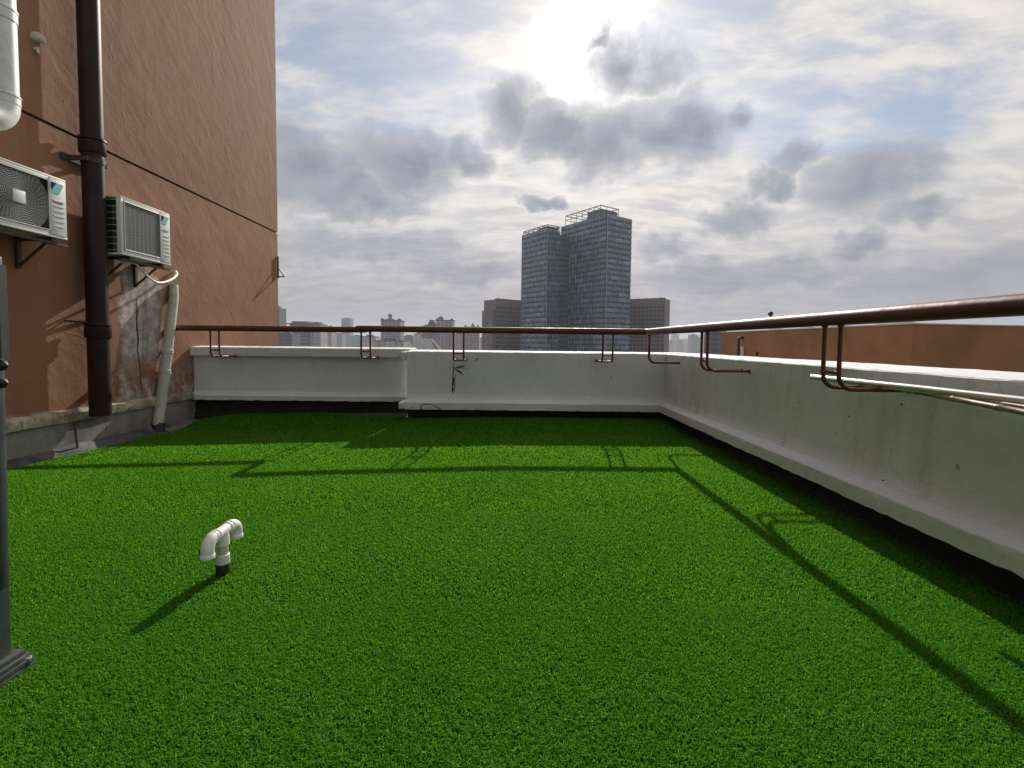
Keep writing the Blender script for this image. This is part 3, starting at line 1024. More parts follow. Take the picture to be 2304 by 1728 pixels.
# awning window on the far end, seen edge-on
win = MB()
zc = at(618, 610, YB).z
win.box(XL - 1.2, XL - 0.1, YB, YB + 0.05, zc - 0.5, zc + 0.35)
wo = win.build('window', M_AC, house)
mb = MB()
a = Vector((XL + 0.02, YB - 0.03, zc + 0.06))
mb.tube([a, a + Vector((0.12, 0, -0.17))], 0.009, 6)
mb.tube([a + Vector((0.12, 0, -0.17)), a + Vector((0, 0, -0.17))], 0.012, 6)
mb.tube([a + Vector((0, 0, 0.22)), a + Vector((0, 0, -0.2))], 0.016, 6)
mb.build('window_stay', M_IRON, house)

# ------------------------------------------------------------------ pipes on the stair house
t = thing('drain_pipe', 'thick dark brown vertical drain pipe with collars on the brown wall', 'pipe', (-4.26, 5.03, 0.22))
XP, YP = -4.26, 5.03
RP = 0.096
zb = 0.235
MB().tube([(XP, YP, zb), (XP, YP, 3.0), (XP, YP, 12)], RP, 24).build('pipe', M_PIPE_BROWN, t, smooth=50)
for zc_ in (at_x(195, 326, XP).z, at_x(214, 746, XP).z, 6.2):
    mb = MB()
    mb.tube([(XP, YP, zc_ - 0.07), (XP, YP, zc_ - 0.062), (XP, YP, zc_ + 0.05), (XP, YP, zc_ + 0.062)], [RP + .012, RP + .018, RP + .018, RP + .006], 24)
    mb.tube([(XP, YP, zc_ + 0.062), (XP, YP, zc_ + 0.085)], [RP + .024, RP + .022], 24)
    mb.build('collar', M_PIPE_BROWN, t, smooth=40)
zc_ = at_x(200, 361, XP).z
mb = MB()
mb.box(XL, XL + 0.03, YP - 0.20, YP + 0.20, zc_ - 0.028, zc_ + 0.028)
mb.tube([(XP, YP, zc_ - 0.022), (XP, YP, zc_ + 0.022)], RP + 0.006, 24)
for s_ in (-1, 1):
    mb.box(XL, XP + 0.05, YP + s_ * 0.12 - 0.012, YP + s_ * 0.12 + 0.012, zc_ - 0.022, zc_ + 0.022)
mb.build('clamp', M_IRON, t)
zc_ = at_x(200, 724, XP).z
mb = MB()
mb.tube([(XL, YP - 0.20, zc_ + .01), (XL + 0.07, YP - 0.19, zc_), (XP, YP - 0.05, zc_ - .005)], 0.010, 8)
mb.build('tie_rod', M_IRON, t)

# white flue high on the left
t = thing('flue_pipe', 'wide white plastic flue pipe with an elbow at the top left corner', 'pipe', (-4.18, 4.02, 3.2))
XF, YF, RF = -4.20, 4.09, 0.105
zlow = at_x(20, 240, XF).z
mb = MB().tube([(XF, YF, zlow), (XF, YF, 5.0), (XF, YF, 11.0)], RF, 28)
mb.build('pipe', M_PVC, t, smooth=50)
pts = arc((XF, YF - 0.16, zlow), (0, 1, 0), (0, 0, -1), 0.16, 10)
pts.append(Vector((XF, YF - 0.30, zlow - 0.16)))
MB().tube(pts, RF + 0.004, 28).build('elbow', M_PVC, t, smooth=50)
for (y_, h_) in ((232, .06), (48, .08)):
    z_ = at_x(20, y_, XF).z
    mb = MB()
    mb.tube([(XF, YF, z_ - h_ / 2), (XF, YF, z_ + h_ / 2)], RF + 0.007, 28)
    mb.tube([(XF, YF, z_ + h_ / 2), (XF, YF, z_ + h_ / 2 + 0.012)], RF + 0.012, 28)
    mb.build('coupling', M_PVC, t, smooth=40)

# small white cable cap beside the flue
c = at_x(93, 92, XL + 0.06)
t = thing('cable_cap', 'small white pointed cable cap on the brown wall beside the flue', 'cable cap', tuple(c))
mb = MB()
mb.tube([(XL, c.y - .01, c.z + 0.03), (XL + .04, c.y - 0.005, c.z + 0.03), (XL + .07, c.y + .005, c.z + 0.01), (XL + .085, c.y + .015, c.z - 0.025)], [.042, .045, .032, .008], 14)
mb.build('hood', M_PVC_OLD, t, smooth=60)
mb = MB()
mb.tube([(XL, c.y - .01, c.z - 0.08), (XL + .03, c.y - .01, c.z - 0.08), (XL + .04, c.y - .008, c.z - 0.12)], [.014, .017, .012], 10)
mb.build('stub', M_PVC_OLD, t, smooth=60)

# pale down pipe in the corner, leaning away from the wall at its foot
pb_ = at_ground(360, 970)
t = thing('downpipe', 'pale grey plastic downpipe leaning in the corner with a black boot', 'pipe', tuple(pb_))
foot = Vector((pb_.x - 0.03, pb_.y, pb_.z - 0.01))
ptop = at_x(394, 645, XL + 0.07)
mid_ = foot.lerp(ptop, 0.52)
mb = MB().tube([foot + Vector((0, 0, 0.06)), mid_, ptop.lerp(mid_, 0.15), ptop + Vector((-0.03, 0.02, 0.02))], [0.062, 0.060, 0.055, 0.05], 20)
mb.build('pipe', M_PVC_OLD, t, smooth=50)
dv = (ptop - foot).normalized()
for u in (0.40, 0.54):
    p = foot.lerp(ptop, u)
    MB().tube([p - dv * 0.03, p - dv * 0.025, p + dv * 0.025, p + dv * 0.03], [0.062, 0.068, 0.068, 0.062], 20).build('collar', M_PVC_OLD, t, smooth=40)
MB().tube([foot - Vector((0, 0, 0.02)), foot + Vector((0, 0, 0.03)), foot + dv * 0.11], [0.085, 0.075, 0.070], 18).build('boot', M_RUBBER, t, smooth=50)
c = at_x(391, 664, XL + 0.03)
mb = MB()
mb.tube([c + Vector((-0.03, 0, 0)), c + Vector((0.03, 0, 0)), c + Vector((0.045, 0, 0))], [0.06, 0.055, 0.03], 12)
mb.build('socket_plug', M_PVC_OLD, t, smooth=50)

# thin conduit running down the plinth
a, b = at_x(167, 950, XL + 0.06), at_x(176, 1016, XL + 0.10)
mb = MB()
mb.tube([a + Vector((0, 0.07, 0.005)), a + Vector((0, 0.02, 0.003)), a, a.lerp(b, 0.5), b], 0.010, 8)
tag(mb.build('conduit', M_IRON, loc=tuple(b), smooth=50), 'thin dark conduit running down the cement plinth below the drain pipe', 'conduit')

# torn grey roofing sheet in the corner, where the turf stops short
p_ = [at_ground(x, y) for x, y in ((372, 970), (400, 972), (429, 962), (448, 950), (460, 938), (468, 928), (440, 920), (395, 928), (372, 945))]
n = len(p_)
mb = MB()
c = sum((Vector(q) for q in p_), Vector()) / n
rings = []
for f, h_ in ((1.0, 0.004), (0.85, 0.014), (0.55, 0.020), (0.25, 0.030)):
    rings += [Vector((c.x + (q.x - c.x) * f, c.y + (q.y - c.y) * f, gz(q.x) + h_ + rr.uniform(-.004, .010))) for q in p_]
F = [(k_ * n + i, k_ * n + (i + 1) % n, (k_ + 1) * n + (i + 1) % n, (k_ + 1) * n + i) for k_ in range(3) for i in range(n)]
F.append(tuple(3 * n + i for i in range(n)))
mb.add(rings, F)
tag(mb.build('roofing_sheet', M_PLINTH, loc=(c.x, c.y, c.z), smooth=40), 'crumpled grey roofing sheet in the corner beside the pale downpipe', 'roofing sheet')


# ------------------------------------------------------------------ air conditioners
def text_mesh(txt, size):
    cu = bpy.data.curves.new('lettering', 'FONT')
    cu.body = txt
    cu.size = size
    cu.extrude = 0.0006
    ob = bpy.data.objects.new('lettering', cu)
    COL.objects.link(ob)
    dg = bpy.context.evaluated_depsgraph_get()
    me = bpy.data.meshes.new_from_object(ob.evaluated_get(dg))
    bpy.data.objects.remove(ob)
    bpy.data.curves.remove(cu)
    return me


def air_con(label, y0, y1, z0, z1, xf, kind):
    D = 0.285
    xb = xf - D
    t = thing('air_conditioner', label, 'air conditioner', (xf, (y0 + y1) / 2, z0), 'outdoor air conditioning units on the brown wall')
    yp = y1 - 0.165                 # start of the plain service panel at the far end
    mb = MB()
    # shell: back, top, bottom, ends, front frame
    mb.box(xb, xf, y0, y1, z1 - 0.018, z1)
    mb.box(xb, xf, y0, y1, z0, z0 + 0.02)
    mb.box(xb, xf - 0.002, y1 - 0.016, y1 - 0.001, z0 + 0.02, z1 - 0.018)
    mb.box(xb, xb + 0.012, y0 + 0.002, y1 - 0.016, z0 + 0.02, z1 - 0.018)
    mb.box(xf - 0.05, xf, y0, y0 + 0.030, z0 + 0.02, z1 - 0.018)
    mb.box(xb, xb + 0.04, y0, y0 + 0.010, z0 + 0.02, z1 - 0.018)
    mb.box(xf - 0.012, xf - 0.001, y0 + 0.030, yp, z1 - 0.046, z1 - 0.018)
    mb.box(xf - 0.012, xf - 0.001, y0 + 0.030, yp, z0 + 0.02, z0 + 0.05)
    mb.build('casing', M_AC, t, bevel=0.004)
    mb = MB().box(xf - 0.02, xf + 0.004, yp, y1 - 0.0165, z0 + 0.021, z1 - 0.019)
    pan = mb.build('service_panel', M_AC, t, bevel=0.004)
    mb = MB()
    for i in range(6):
        z_ = z0 + 0.10 + i * 0.045
        mb.box(xf + 0.004, xf + 0.009, yp + 0.025, y1 - 0.03, z_, z_ + 0.007)
    mb.build('ridges', M_AC, pan)
    # dark coil and fan behind the grille
    mb = MB().box(xb + 0.02, xf - 0.11, y0 + 0.02, yp, z0 + 0.03, z1 - 0.03)
    mb.build('coil', M_AC_DARK, t)
    yc, zc = (y0 + 0.03 + yp) / 2, (z0 + z1) / 2
    R_ = min((yp - y0 - 0.03), z1 - z0 - 0.09) / 2
    mb = MB()
    for j in range(3):
        a0 = j * 2.094
        pts = []
        for (rad, da, dx) in ((0.05, 0, 0), (0.05, .9, .03), (R_ * .9, 1.15, .035), (R_ * .92, .2, -.01)):
            pts.append((xf - 0.07 + dx, yc + rad * math.cos(a0 + da), zc + rad * math.sin(a0 + da)))
        mb.poly(pts, 0.004, (1, 0, 0))
    mb.tube([(xf - 0.09, yc, zc), (xf - 0.03, yc, zc)], 0.05, 14)
    mb.build('fan', M_AC_DARK, t)
    mb = MB()
    if kind == 'round':
        for i in range(17):
            rad = 0.055 + (R_ * 1.18 - 0.055) * i / 16
            ring = []
            for q in range(49):
                a = 2 * math.pi * q / 48
                yy, zz_ = yc + rad * math.cos(a), zc + rad * math.sin(a)
                ring.append((xf - 0.004, min(max(yy, y0 + .03), yp - .004), min(max(zz_, z0 + .05), z1 - .046)))
            mb.tube(ring, 0.0026, 4, caps=False)
        for q in range(36):
            a = 2 * math.pi * q / 36
            p0_ = Vector((xf - 0.007, yc + 0.05 * math.cos(a), zc + 0.05 * math.sin(a)))
            p1_ = Vector((xf - 0.007, yc + R_ * 1.12 * math.cos(a + 0.45), zc + R_ * 1.12 * math.sin(a + 0.45)))
            pm = Vector((xf - 0.007, yc + R_ * .55 * math.cos(a + 0.12), zc + R_ * .55 * math.sin(a + 0.12)))
            mb.tube([p0_, pm, p1_], 0.0026, 4)
        for (ya, za, yb2, zb2) in ((y0 + .035, z0 + .055, yp - .01, z0 + .055), (y0 + .035, z1 - .05, yp - .01, z1 - .05), (y0 + .035, z0 + .055, y0 + .035, z1 - .05), (yp - .008, z0 + .055, yp - .008, z1 - .05)):
            mb.tube([(xf, ya, za), (xf, yb2, zb2)], 0.005, 6)
        mb.build('wire_grille', M_AC_WIRE, t, smooth=60)
        mb = MB().box(xf - 0.004, xf + 0.006, yc - 0.052, yc + 0.052, zc - 0.052, zc + 0.052)
        mb.build('hub_plate', M_AC, t, bevel=0.006)
    else:
        nl = 34
        for i in range(nl):
            z_ = z0 + 0.056 + (z1 - z0 - 0.11) * i / (nl - 1)
            mb.box(xf - 0.014, xf - 0.004, y0 + 0.03, yp, z_, z_ + 0.0045)
        for i in range(1, 9):
            y_ = y0 + 0.03 + (yp - y0 - 0.03) * i / 9
            mb.box(xf - 0.018, xf - 0.0145, y_ - 0.002, y_ + 0.002, z0 + 0.05, z1 - 0.046)
        mb.build('louvre_grille', M_AC_WIRE, t, smooth=0)
        mb = MB()
        for (ya, za, yb2, zb2) in ((y0 + .04, z0 + .055, yp - .01, z0 + .055), (y0 + .04, z1 - .05, yp - .01, z1 - .05), (y0 + .04, z0 + .055, y0 + .04, z1 - .05), (yp - .008, z0 + .055, yp - .008, z1 - .05)):
            mb.tube([(xf + .002, ya, za), (xf + .002, yb2, zb2)], 0.0065, 6)
        mb.build('grille_frame', M_AC_WIRE, t, smooth=60)
        mb = MB()
        for i in range(9):
            z_ = z0 + 0.045 + (z1 - z0 - 0.09) * i / 8
            mb.box(xb + 0.04, xf - 0.05, y0 - 0.001, y0 + 0.006, z_, z_ + 0.007)
        mb.build('side_slats', M_AC_WIRE, t, smooth=0)
    # maker's mark: teal slanted field with a dark triangle, and the name below
    xs_ = xf + 0.0055
    za, zb_ = z1 - 0.15, z1 - 0.055
    mb = MB().poly([(xs_, yp + .012, za), (xs_, yp + .085, za), (xs_, yp + .135, zb_), (xs_, yp + .055, zb_)], 0.0015, (1, 0, 0))
    mb.build('logo', M_TEAL, pan, smooth=0)
    mb = MB().poly([(xs_ + .002, yp + .010, zb_), (xs_ + .002, yp + .062, zb_), (xs_ + .002, yp + .010, zb_ - .07)], 0.0015, (1, 0, 0))
    mb.build('logo', M_NAVY, pan, smooth=0)
    me = text_mesh('DAIKIN', 0.034)
    for v in me.vertices:
        v.co = Vector((xs_ + v.co.z + .001, yp + 0.012 + v.co.x, z1 - 0.235 + v.co.y)) - Vector(t['_w'])
    me.materials.append(M_PRINT)
    lo = bpy.data.objects.new('lettering', me)
    COL.objects.link(lo)
    lo.parent = pan
    # angle iron brackets
    for yq in (y0 + 0.13, y1 - 0.13):
        mb = MB()
        mb.box(XL, xf - 0.01, yq - 0.018, yq + 0.018, z0 - 0.035, z0 - 0.003)
        mb.box(XL, XL + 0.03, yq - 0.018, yq + 0.018, z0 - 0.28, z0 - 0.036)
        mb.tube([(XL + 0.02, yq, z0 - 0.26), (xf - 0.06, yq, z0 - 0.03)], 0.012, 6)
        mb.build('support_bracket', M_IRON, t)
    mb = MB()
    mb.box(xf - 0.055, xf - 0.02, y0 + 0.02, y1 + 0.02, z0 - 0.06, z0 - 0.036)
    mb.build('cross_bar', M_IRON, t)
    return t


air_con('white outdoor air conditioner with a round wire fan grille left of the drain pipe', at_x(148, 407, -4.07).y - 0.74, at_x(148, 407, -4.07).y, at_x(153, 541, -4.07).z, at_x(148, 407, -4.07).z, -4.07, 'round')
air_con('white outdoor air conditioner with a horizontal louvre grille right of the drain pipe', at_x(271, 442, -4.07).y, at_x(382, 482, -4.07).y, at_x(383, 597, -4.07).z, at_x(382, 482, -4.07).z, -4.07, 'louvre')

# white drain hose looping from the far unit to the down pipe
hp = [at_x(x, y, X) for x, y, X in ((262, 588, -4.18), (282, 590, -4.14), (302, 592, -4.12), (312, 600, -4.14), (325, 614, -4.18), (340, 628, -4.24), (356, 636, -4.28), (374, 634, -4.30), (390, 626, -4.33), (397, 617, -4.37), (393, 610, -4.40))]


def catmull(P, k=5):
    P = [Vector(p) for p in P]
    out = []
    for i in range(len(P) - 1):
        a, b, c, d = P[max(i - 1, 0)], P[i], P[i + 1], P[min(i + 2, len(P) - 1)]
        for j in range(k):
            t_ = j / k
            out.append(0.5 * ((2 * b) + (c - a) * t_ + (2 * a - 5 * b + 4 * c - d) * t_ ** 2 + (3 * b - a - 3 * c + d) * t_ ** 3))
    out.append(P[-1])
    return out


hpts = catmull(hp)
nh = len(hpts)
mb = MB().tube(hpts, [0.012 + 0.010 * max(0, (i / nh - 0.55)) / 0.45 for i in range(nh)], 10)
tag(mb.build('drain_hose', M_PVC, loc=tuple(hp[0]), smooth=60), 'white flexible drain hose looping under the far air conditioner', 'hose')

# ------------------------------------------------------------------ vent pipe in the turf
vx, vy = -1.285, 2.155
t = thing('vent_pipe', 'small white plastic double-elbow vent pipe standing in the turf', 'pipe', (vx, vy, gz(vx)))
g = gz(vx)
rp, zr_ = 0.0232, g + 0.205
MB().tube([(vx, vy, g + 0.045), (vx, vy, zr_ - 0.01)], rp, 20).build('riser', M_PVC_OLD, t, smooth=50)
MB().tube([(vx, vy, g - 0.01), (vx, vy, g + 0.035), (vx - .004, vy, g + 0.06)], [0.032, 0.030, 0.0265], 18).build('boot', M_RUBBER, t, smooth=50)
MB().tube([(vx, vy, g + 0.055), (vx, vy, g + 0.058), (vx, vy, g + 0.098), (vx, vy, g + 0.101)], [.0252, .0285, .0285, .0252], 20).build('socket', M_PVC, t, smooth=40)
MB().tube([(vx, vy, zr_ - 0.065), (vx, vy, zr_ - 0.062), (vx, vy, zr_ - 0.03), (vx, vy, zr_ - 0.0)], [.0252, .0285, .0285, .0246], 20).build('socket', M_PVC, t, smooth=40)
MB().tube([(vx, vy - 0.075, zr_), (vx, vy + 0.075, zr_)], rp + .001, 20).build('crosspiece', M_PVC, t, smooth=50)
for s_ in (-1, 1):
    for q in (0.044, 0.066):
        MB().tube([(vx, vy + s_ * (q - .006), zr_), (vx, vy + s_ * (q - .004), zr_), (vx, vy + s_ * (q + .004), zr_), (vx, vy + s_ * (q + .006), zr_)], [.0246, .0285, .0285, .0246], 20).build('ring', M_PVC, t, smooth=40)
    pts = arc((vx, vy + s_ * 0.070, zr_ - 0.042), (0, 0, 1), (0, s_, 0), 0.042, 9)
    pts.append(Vector((vx, vy + s_ * 0.112, zr_ - 0.055)))
    el = MB().tube(pts, [rp + .0036] * len(pts), 20).build('elbow', M_PVC, t, smooth=50)
    c = Vector((vx, vy + s_ * 0.112, zr_ - 0.055))
    MB().tube([c, c - Vector((0, 0, .004)), c - Vector((0, 0, .018)), c - Vector((0, 0, .021))], [.0272, .0298, .0298, .0272], 20).build('lip', M_PVC, el, smooth=40)
    MB().tube([c - Vector((0, 0, .0205)), c - Vector((0, 0, .0225))], .0225, 16).build('opening', M_RUBBER, el)
mb = MB()
c = Vector((vx - 0.030, vy - 0.105, zr_ - 0.05))
mb.obox(c + Vector((-.004, -.012, -.03)), (.004, 0, 0), (0, .022, 0), (0, 0, .045))
mb.build('tape', M_RUBBER, t)

# ------------------------------------------------------------------ grey post at the left edge
hw_, fe_ = 0.060, 0.040
gp = at_ground(84, 1497)
py0 = gp.y - hw_ - fe_
px0 = gp.x - hw_ - fe_
pe0 = Vector((px0 + hw_, 0, gz(px0)))
pe1 = at(17, 1000, py0 + hw_)
lean = (pe1.x - pe0.x) / (pe1.z - pe0.z)
zg = gz(px0)
t = thing('fence_post', 'slate grey fluted post with a moulded foot at the left edge of the turf', 'post', (px0, py0, zg))
AX = Vector((lean, 0, 1))
LH = 1.30 - zg


def lbox(x0, x1, y0, y1, z0, z1, mb):
    o_ = Vector((px0, py0, zg)) + AX * z0 + Vector((x0, y0, 0))
    mb.obox(o_, (x1 - x0, 0, 0), (0, y1 - y0, 0), AX * (z1 - z0))


mb = MB()
lbox(-hw_, hw_, -hw_, hw_, 0.06, LH, mb)
mb.build('shaft', M_POST, t, bevel=0.008)
for q in (-0.036, 0.0, 0.036):
    mb = MB()
    lbox(hw_ - 0.001, hw_ + 0.006, q - .012, q + .012, 0.30, LH - .05, mb)
    mb.build('flute', M_POST, t, bevel=0.003)
    mb = MB()
    lbox(q - .012, q + .012, -hw_ - 0.006, -hw_ + 0.001, 0.30, LH - .05, mb)
    mb.build('flute', M_POST, t, bevel=0.003)
mb = MB()
for (z0_, z1_, e) in ((0.0, 0.024, 0.040), (0.024, 0.042, 0.037), (0.042, 0.058, 0.032), (0.058, 0.074, 0.022)):
    h_ = hw_ + e
    lbox(-h_, h_, -h_, h_, z0_ - .005, z1_ - 0.002, mb)
mb.build('foot', M_POST, t, bevel=0.004)
for q in (-0.085, 0.085):
    MB().tube([(px0 + .092, py0 + q, zg + 0.03), (px0 + .092, py0 + q, zg + 0.042)], 0.012, 8).build('bolt', M_STEEL, t)
# perforated strip on the post head, with two dark knobs under it
pz1, pz0 = at(8, 596, py0), at(8, 806, py0)
xr_ = at(9, 700, py0).x
mb = MB()
hole_z = [at(4, yy_, py0).z for yy_ in (641, 684, 730, 775)]
xl_ = xr_ - 0.075
zs = [pz0.z] + sorted(hole_z) + [pz1.z]
mb.box(xr_ - 0.012, xr_, py0 - .012, py0 + .012, pz0.z, pz1.z)
mb.box(xl_ - .03, xl_, py0 - .012, py0 + .012, pz0.z, pz1.z)
for a_, b_ in zip(zs[:-1], zs[1:]):
    lo = a_ + (0.014 if a_ != pz0.z else 0)
    hi = b_ - (0.014 if b_ != pz1.z else 0)
    mb.box(xl_, xr_ - 0.012, py0 - .011, py0 + .011, lo, hi)
mb.build('perforated_strip', M_POST, t)
for yy_ in (822, 862):
    q = at(4, yy_, py0)
    MB().tube([q + Vector((-.07, 0, 0)), q + Vector((-.02, 0, 0)), q + Vector((0.006, 0, 0)), q + Vector((0.018, 0, 0))], [.012, .02, .015, .002], 10).build('knob', M_RUBBER, t, smooth=50)

# ------------------------------------------------------------------ the city
GROUND = -75.0


def fn_city(k, b, pos):
    n1 = k.noise(pos, 0.012, 8, 0.7)
    k.link(k.mix(k.smooth(n1, 0.4, 0.62), (0.07, 0.085, 0.06), (0.2, 0.2, 0.2)), b.inputs['Base Color'])


M_CITY = material('city_ground', (0.15, 0.15, 0.14), 0.95, fn=fn_city)
mb = MB()
mb.add([(-9000, -3000, GROUND), (9000, -3000, GROUND), (9000, 9000, GROUND), (-9000, 9000, GROUND)], [(0, 1, 2, 3)])
tag(mb.build('ground', M_CITY, smooth=0, recalc=False), None, kind='structure')

# the neighbouring roof block to the right
M_NB = material('neighbour_brown_render', (0.33, 0.145, 0.062), 0.85, var=0.18, vscale=0.7, bump=0.2, bscale=3)
M_TRIM = material('pale_roof_trim', (0.62, 0.60, 0.58), 0.7, var=0.1, vscale=2)
nb = thing('roof_block', 'low brown rendered roof block with a pale top edge beyond the right parapet', 'building', (11.85, 14.0, GROUND))
ztop = 1.70
ang_ = 0.19
ca, sa = math.cos(ang_), math.sin(ang_)
c0 = Vector((11.85, 14.0, 0))
ex, ey = Vector((ca, sa, 0)), Vector((0.0, 1, 0))
mb = MB().obox(c0 + Vector((0, 0, GROUND)), ex * 14, ey * 12.4, (0, 0, ztop - GROUND))
mb.build('wall', M_NB, nb, smooth=0)
mb = MB()
mb.obox(c0 + Vector((0, 0, ztop)) - ex * .03 - ey * .03, ex * 14.06, ey * 12.46, (0, 0, 0.035))
mb.build('roof_trim', M_TRIM, nb, smooth=0)
p = c0 + Vector((0, 0, ztop + 0.035))
for (y_, l_) in ((0.3, 1.2), (3.0, .7), (5.0, .5), (7.2, .4)):
    q = p + ey * y_ + ex * 0.1
    MB().obox(q, ex * .3, ey * l_, (0, 0, 0.05)).build('ridge_tile', M_TRIM, nb, smooth=0)
# lamp knob, gooseneck vent and stub pipe over there
q = at_x(1709, 712, 11.5)
q = c0 + Vector((0.15, 0, 0)) + ey * (q.y - c0.y)
q.z = ztop + 0.035
t = thing('roof_lightning_rod', 'thin rod with a dark ball tip on the brown roof block', 'rod', tuple(q))
zt_ = at(1709, 706, q.y).z
MB().tube([q, Vector((q.x, q.y, zt_))], 0.022, 8).build('stem', M_IRON, t)
mb = MB()
cz = Vector((q.x, q.y, zt_))
mb.tube([cz + Vector((0, 0, -.11)), cz + Vector((0, 0, -.07)), cz, cz + Vector((0, 0, .07)), cz + Vector((0, 0, .11))], [.03, .09, .11, .09, .03], 12)
mb.build('ball_tip', M_RUBBER, t, smooth=60)
q = at_x(1661, 800, 11.62)
t = thing('gooseneck_pipe', 'dark hooked vent pipe with a pale cap before the brown roof block', 'pipe', (q.x, q.y, q.z - 2))
zt_ = at(1661, 764, q.y).z
mb = MB().tube([Vector((q.x, q.y, q.z - 2)), Vector((q.x, q.y, zt_)), Vector((q.x + .06, q.y, zt_ + .09)), Vector((q.x + .2, q.y, zt_ + .10)), Vector((q.x + .26, q.y, zt_ + .03))], 0.055, 10)
mb.build('hooked_pipe', M_RUBBER, t, smooth=60)
zz_ = at(1666, 785, q.y).z
mb = MB().tube([Vector((q.x + .16, q.y - .1, zz_ - 2)), Vector((q.x + .16, q.y - .1, zz_)), Vector((q.x + .16, q.y - .1, zz_ + .12))], [.09, .09, .11], 10)
mb.build('cap_pipe', M_PVC, t, smooth=60)
q = at_x(1703, 800, 11.62)
zz_ = at(1703, 794, q.y).z
mb = MB().tube([(q.x, q.y, zz_ - 1.5), (q.x, q.y, zz_ - .05), (q.x, q.y, zz_), (q.x, q.y, zz_ + .06)], [.04, .04, .09, .05], 10)
tag(mb.build('stub_vent', M_RUBBER, loc=(q.x, q.y, zz_ - 1.5), smooth=60), 'small dark knob peeping over the parapet before the brown roof block', 'vent')


# glass office towers ------------------------------------------------
def glass(name, col, rough=0.16, spec=0.6):
    return material(name, col, rough, var=0.25, vscale=0.15, spec=spec)


G1 = glass('tower_glass_blue', (0.095, 0.135, 0.235))
G2 = glass('tower_glass_green', (0.10, 0.145, 0.19))
G3 = glass('tower_glass_pale', (0.175, 0.222, 0.30))
M_TBODY = material('tower_spandrel', (0.022, 0.028, 0.042), 0.6, var=0.2, vscale=0.1)
M_FIN = material('tower_fin', (0.33, 0.36, 0.40), 0.5)
M_FRAME = material('tower_crown_steel', (0.13, 0.14, 0.135), 0.5)


def panel_mesh(w, h, mat, name):
    """a bowed glass cassette with a fin on its left edge; local x along the face, -y outward, z up"""
    mb = MB()
    g_ = 0.10 * w / 7
    fl = 0.28
    x0, x1 = g_ + fl, w - g_
    prof = [(0.0, 1.0), (-0.30, 0.9), (-0.42, 1.7), (-0.36, 2.5), (-0.12, h - 0.15), (0.0, h - 0.1)]
    V = [(x0, y, z) for y, z in prof] + [(x1, y, z) for y, z in prof]
    n = len(prof)
    mb.add(V, [(i, i + 1, n + i + 1, n + i) for i in range(n - 1)], 0)
    mb.box(g_, g_ + fl, -0.62, 0.0, 0.1, h - 0.05, 1)
    me = bpy.data.meshes.new(name)
    me.from_pydata(mb.v, [], mb.f)
    me.materials.append(mat)
    me.materials.append(M_FIN)
    me.polygons.foreach_set('material_index', mb.m)
    me.update()
    return me


